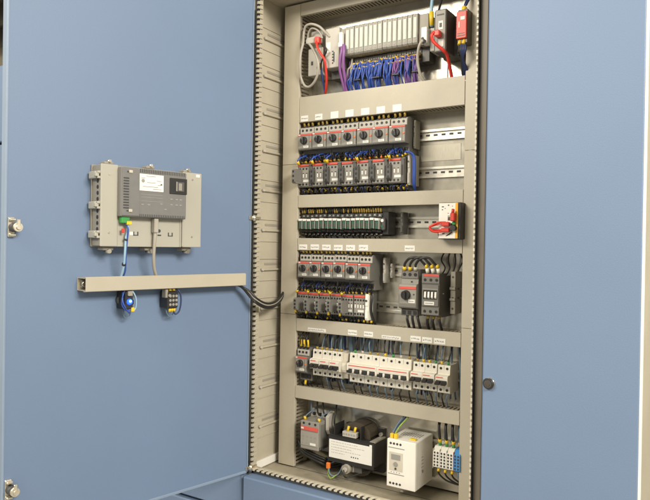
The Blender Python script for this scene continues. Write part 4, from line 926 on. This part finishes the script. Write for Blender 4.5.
# ------------------------------------------------------------------ door equipment
def hmi():
    t = on_door('operator_panel', 'beige and grey rear of an operator panel mounted on the blue door', 'control panel', .31, 1.24)
    s0, s1, z0, z1 = .1885, .4325, 1.2405, 1.4115
    f = MB().box(s0, s1, .001, .006, z0, z1, 0, .001); f.box(s0+.002, s1-.002, .006, .0425, z0+.0015, z1-.0015, 1, .0015)
    for k in range(11):
        if k == 5: continue
        f.cyl((s1-.0022, .030, z0+.024+k*.0124), (s1-.0012, .030, z0+.024+k*.0124), .0042, 12, 2)
    f.build('case', ['hmiside', 'hmiside', 'black'], t)
    b = MB().box(.395, s1-.0005, .0425, .0475, z0+.001, z1-.001, 0, .0012); b.box(s0+.0005, .2385, .0425, .0475, z0+.001, z1-.001, 0, .0012)
    b.box(.2395, .394, .0425, .0445, z0+.001, 1.304, 0, .0005); b.box(.236, .240, .0440, .0492, z0+.002, 1.304, 0, .001); b.box(.243, .2445, .0440, .0464, z0+.002, 1.304, 0, .0004)
    for s, z in ((.414, 1.270), (.414, 1.39), (.214, 1.265), (.214, 1.395)): b.cyl((s, .0475, z), (s, .0485, z), .0022, 10, 1)
    for s in (.352, .268):
        b.box(s-.005, s+.005, .0444, .0452, 1.2650, 1.2668, 2, .0001); b.box(s-.006, s-.0035, .0444, .0452, 1.2650, 1.2735, 2, .0001); b.box(s+.0035, s+.006, .0444, .0452, 1.2650, 1.2735, 2, .0001)
    b.cyl((.296, .0444, 1.2765), (.296, .0452, 1.2765), .0038, 12, 2); b.box(.291, .300, .0444, .0450, 1.2655, 1.2685, 2, .0002)
    b.box(s0+.006, s0+.016, .0474, .0480, z1-.010, z1-.004, 3, .0002); b.box(.358, .366, .0444, .0450, 1.266, 1.273, 3, .0002)
    b.build('cover', ['hmicover', 'rail', 'ink', 'paper'], t)
    g = MB().box(.2400, .3965, .0445, .064, 1.3035, 1.4065, 0, .002)
    g.box(.3560, .3950, .064, .0655, 1.306, 1.4040, 0, .0012)
    for k in range(12): g.box(.3800, .3925, .0650, .0662, 1.3205+k*.0056, 1.3232+k*.0056, 1, .0003)
    for k in range(26):
        g.box(.2450+k*.0043, .2468+k*.0043, .0635, .0645, 1.3980, 1.4055, 1, .0002); g.box(.2450+k*.0043, .2468+k*.0043, .0635, .0645, 1.3045, 1.3105, 1, .0002)
    for z in (1.3975, 1.3165): g.box(.3725, .3805, .0655, .0675, z-.003, z+.003, 2, .0008); g.box(.3745, .3850, .0653, .0662, z-.0022, z+.0008, 1, .0003)
    for k, (a, bz) in enumerate(((.30, 1.333), (.275, 1.333), (.262, 1.333), (.252, 1.333), (.345, 1.330), (.33, 1.330), (.29, 1.322), (.262, 1.345), (.252, 1.345), (.275, 1.345))):
        g.box(a, a+.006, .0638, .0645, bz, bz+.0022, 3, .0001)
    for z in (1.338, 1.346, 1.352): g.box(.300, .352, .0637, .0643, z, z+.0008, 3, .0001)
    g.build('rear_housing', ['hmi', 'ink', 'cream', 'inkg'], t)
    l = MB().box(.2985, .3555, .0640, .0648, 1.3600, 1.3955, 0, .0002)
    for k, (a, w) in enumerate(((.318, .022), (.343, .009), (.305, .010), (.318, .02), (.305, .008), (.312, .036), (.304, .02))):
        l.box(a, a+w, .0647, .0650, 1.3905-k*.0044, 1.3918-k*.0044, 1, .0001)
    l.cyl((.3475, .0648, 1.381), (.3475, .0650, 1.381), .004, 12, 1); l.box(.302, .306, .0647, .0650, 1.374, 1.377, 2, .0001)
    l.build('nameplate', ['paper', 'inkg', 'ink'], t)
    c = MB().box(.2400, .2835, .0642, .0662, 1.3580, 1.3925, 0, .001); c.box(.2480, .2680, .0660, .0672, 1.3640, 1.3850, 1, .0008); c.box(.254, .2625, .0670, .0680, 1.366, 1.382, 2, .0005); c.box(.266, .269, .0670, .0684, 1.3640, 1.3850, 3, .0005)
    c.build('card_slot', ['black', 'dark', 'mgrey', 'hmiside'], t)
    for z in (1.388, 1.326, 1.266):
        k = MB().box(s1, s1+.007, .006, .036, z-.0075, z+.0075, 0, .0015); k.box(s1+.001, s1+.0085, .032, .042, z-.004, z+.004, 0, .001); k.box(s1-.002, s1+.005, .040, .044, z-.0078, z-.003, 0, .0006); k.box(s1-.002, s1+.005, .040, .044, z+.003, z+.0078, 0, .0006)
        k.build('clamp', 'hmicover', t)
        MB().box(s0-.004, s0, .020, .034, z-.0022, z+.0022, 0, .0006).build('clamp', 'cream', t)
    for s in (.408, .312, .218):
        k = MB().box(s-.012, s+.012, .010, .034, z0-.007, z0, 0, .0015); k.cyl((s, .022, z0-.009), (s, .040, z0-.009), .0045, 12, 1); k.build('clamp', ['hmiside', 'chrome'], t)
        k = MB().box(s-.010, s+.010, .010, .034, z1, z1+.006, 0, .0015); k.cyl((s, .022, z1+.006), (s, .038, z1+.007), .0032, 12, 1); k.build('clamp', ['hmiside', 'chrome'], t)
    q = MB().box(.374, .392, .046, .060, 1.2905, 1.3030, 0, .001); q.box(.370, .381, .052, .062, 1.2870, 1.2945, 1, .001); q.build('plug', ['green', 'yellow'], t)
    q = MB().box(.306, .3165, .046, .060, 1.272, 1.3030, 0, .0015); q.build('plug', 'wgry', t)
    MB().box(.384, .3895, .052, .058, 1.270, 1.2790, 0, .001).build('marker_sleeve', 'red', t)
hmi()
def dwire(pts, r, mat, label, sleeves=(), name='cable', n=8):
    w = [dw(*p) for p in pts]
    return wire(w, r, mat, label, None, name, 'cable', [(dw(*a), dw(*b), rr, mm) for a, b, rr, mm in sleeves], n)
dwire([(.379, .055, 1.290), (.375, .056, 1.28), (.3785, .053, 1.262), (.3790, .050, 1.23), (.376, .040, 1.20), (.374, .025, 1.176)], .0024, 'lblue', 'pale blue cable from the operator panel down to the door trunking', [((.3785, .053, 1.258), (.3790, .0525, 1.2545), .0042, 'black'), ((.3765, .042, 1.206), (.3758, .0395, 1.2025), .0044, 'black')])
dwire([(.381, .053, 1.289), (.377, .058, 1.278), (.3765, .052, 1.245), (.3745, .045, 1.215), (.370, .035, 1.19), (.370, .025, 1.176)], .0018, 'wblue', 'thin blue wire beside the pale blue cable on the door')
dwire([(.311, .053, 1.274), (.312, .053, 1.25), (.3105, .048, 1.22), (.303, .038, 1.195), (.292, .028, 1.177)], .0036, 'wgry', 'grey cable from the operator panel down to the door trunking')
# trunking
t = on_door('cable_trunking', 'long horizontal beige trunking with an open end, fixed on the blue door', 'cable duct', .25, 1.15)
m = MB().box(.050, .4585, .0005, .0025, 1.1500, 1.1770, 0, .0005)
m.box(.050, .4580, .0025, .036, 1.1500, 1.1518, 0, .0005); m.box(.050, .4580, .0025, .036, 1.1752, 1.1770, 0, .0005)
m.build('channel', 'duct', t)
m = MB().box(.0495, .4580, .0378, .0400, 1.1492, 1.1778, 0, .0010); m.box(.0495, .4580, .028, .0378, 1.1485, 1.1498, 0, .0004); m.box(.0495, .4580, .028, .0378, 1.1772, 1.1788, 0, .0004)
m.box(.0495, .0515, .0026, .0378, 1.1520, 1.1750, 0, .0005); m.build('cover', 'duct', t)
m = MB().cyl((.447, .0025, 1.1635), (.447, .016, 1.1635), .0062, 14, 0); m.box(.440, .452, .0025, .008, 1.155, 1.172, 1, .001); m.build('screw', ['chrome', 'mgrey'], t)
# lamp holder and contact block
t = on_door('signal_lamp', 'rear of a blue glowing signal lamp under the door trunking', 'lamp', .362, 1.106)
b = MB().box(.353, .371, .0, .040, 1.108, 1.146, 0, .002); b.box(.357, .367, .040, .046, 1.137, 1.147, 2, .001); b.cyl((.362, 0, 1.126), (.362, .012, 1.126), .0115, 20, 1); b.box(.3500, .3575, .010, .038, 1.118, 1.128, 0, .001); b.build('holder', ['black', 'dark', 'hmiside'], t)
b = MB().cyl((.362, .040, 1.1245), (.362, .0440, 1.1245), .0066, 18, 0, .0055); b.cyl((.362, .0440, 1.126), (.362, .0450, 1.126), .0030, 14, 1); b.build('bulb', ['led', 'ledw'], t)
MB().box(.3500, .3575, .034, .042, 1.1030, 1.1120, 0, .001).build('marker_sleeve', 'yellow', t)
dwire([(.366, .03, 1.15), (.374, .034, 1.138), (.376, .034, 1.12), (.368, .036, 1.107), (.356, .038, 1.108)], .0016, 'wblue', 'blue wire bowing left around the glowing lamp holder', name='wire')
dwire([(.372, .030, 1.144), (.3755, .036, 1.126), (.369, .038, 1.111), (.36, .036, 1.1)], .0018, 'wblue', 'second blue wire hugging the glowing lamp holder', name='wire')
dwire([(.352, .03, 1.150), (.344, .034, 1.132), (.3435, .034, 1.112), (.349, .034, 1.103)], .0016, 'lblue', 'pale blue wire bowing right of the glowing lamp holder', name='wire')
dwire([(.364, .02, 1.107), (.3635, .02, 1.092), (.356, .02, 1.087), (.350, .02, 1.094), (.352, .026, 1.104)], .0011, 'wgb', 'thin looped wire hanging below the glowing lamp holder', name='wire')
t = on_door('contact_block', 'black switch contact block with yellow sleeves under the door trunking', 'contact block', .252, 1.10)
b = MB().box(.2395, .2665, .0, .036, 1.1040, 1.1420, 0, .0025); b.cyl((.253, 0, 1.123), (.253, .010, 1.123), .0125, 20, 0); b.box(.264, .271, .018, .034, 1.128, 1.147, 2, .001)
for i in range(3):
    for k in range(3): b.cyl((.2445+i*.0078, .036, 1.1125+k*.0095), (.2445+i*.0078, .0366, 1.1125+k*.0095), .0031, 10, 1)
b.cyl((.2625, .034, 1.133), (.2625, .039, 1.133), .0034, 10, 2)
b.build('body', ['black', 'mgrey', 'hmiside'], t)
for i in range(2):
    MB().cyl((.2470+i*.009, .028, 1.1425), (.2460+i*.010, .026, 1.1490), .0036, 8).build('marker_sleeve', 'yellow', t)
for i in range(3):
    MB().cyl((.2455+i*.0058, .030, 1.1035), (.2455+i*.0058, .028, 1.0960), .0030, 8).build('marker_sleeve', 'yellow', t)
dwire([(.2440, .024, 1.150), (.2340, .032, 1.140), (.2310, .034, 1.12), (.2350, .034, 1.098), (.2430, .032, 1.0900), (.2480, .03, 1.0955)], .0018, 'wnavy', 'navy wire looping right of the black contact block', name='wire')
dwire([(.262, .02, 1.104), (.2600, .022, 1.092), (.2535, .022, 1.085), (.246, .022, 1.088), (.243, .026, 1.096)], .0012, 'wgb', 'thin looped wire hanging below the black contact block', name='wire')
# cable bundle from the trunking into the cabinet
for k, (mt, r) in enumerate((('wblk', .0033), ('wgry', .0022), ('wblk', .0030), ('wblk', .0024))):
    a = dw(.062, .018+.004*k, 1.151); o = Vector((0, 0, -.004*k))
    wire([dw(.085, .018+.003*k, 1.158), a, at(249.5, 291.5, -.165)+o, at(257, 299, -.150)+o, at(266, 303.5, -.110)+o, at(274.5, 302.2, -.06)+o, at(280.5, 297, -.018)+o, at(284.0, 291, .006)+o*.5, at(286.5, 283, .022)], r, mat=mt, label=('lowest black', 'grey', 'upper black', 'thin black')[k]+' cable sagging from the door trunking into the cabinet', name='cable', cat='cable', n=9)

# ------------------------------------------------------------------ light, world, camera
W = bpy.data.worlds.new('World'); S.world = W; W.use_nodes = True
bg = W.node_tree.nodes['Background']; bg.inputs[0].default_value = (1.0, .935, .80, 1); bg.inputs[1].default_value = .62
def area(name, loc, target, sx, sy, power, col):
    L = bpy.data.lights.new(name, 'AREA'); L.shape = 'RECTANGLE'; L.size = sx; L.size_y = sy; L.energy = power; L.color = col
    o = bpy.data.objects.new(name, L); COL.objects.link(o); o.location = loc
    o.rotation_euler = (Vector(target)-Vector(loc)).to_track_quat('-Z', 'Y').to_euler()
    return o
area('ceiling_lamp', (-1.10, -2.60, 2.90), (0, 0, 1.2), 1.9, .75, 108, (1, .92, .78))
area('ceiling_lamp', (2.9, -1.35, 2.75), (-.3, -.3, 1.1), 1.6, .8, 152, (1, .94, .84))
cd = bpy.data.cameras.new('camera'); cam = bpy.data.objects.new('camera', cd); COL.objects.link(cam)
cd.sensor_width = 36; cd.sensor_fit = 'HORIZONTAL'; cd.lens = FPX/650*36; cd.clip_start = .02; cd.clip_end = 200
cam.matrix_world = Matrix(((_r.x, _u.x, -_F.x, CAM.x), (_r.y, _u.y, -_F.y, CAM.y), (_r.z, _u.z, -_F.z, CAM.z), (0, 0, 0, 1)))
S.camera = cam
S.view_settings.view_transform = 'Standard'; S.view_settings.look = 'None'; S.view_settings.exposure = 0
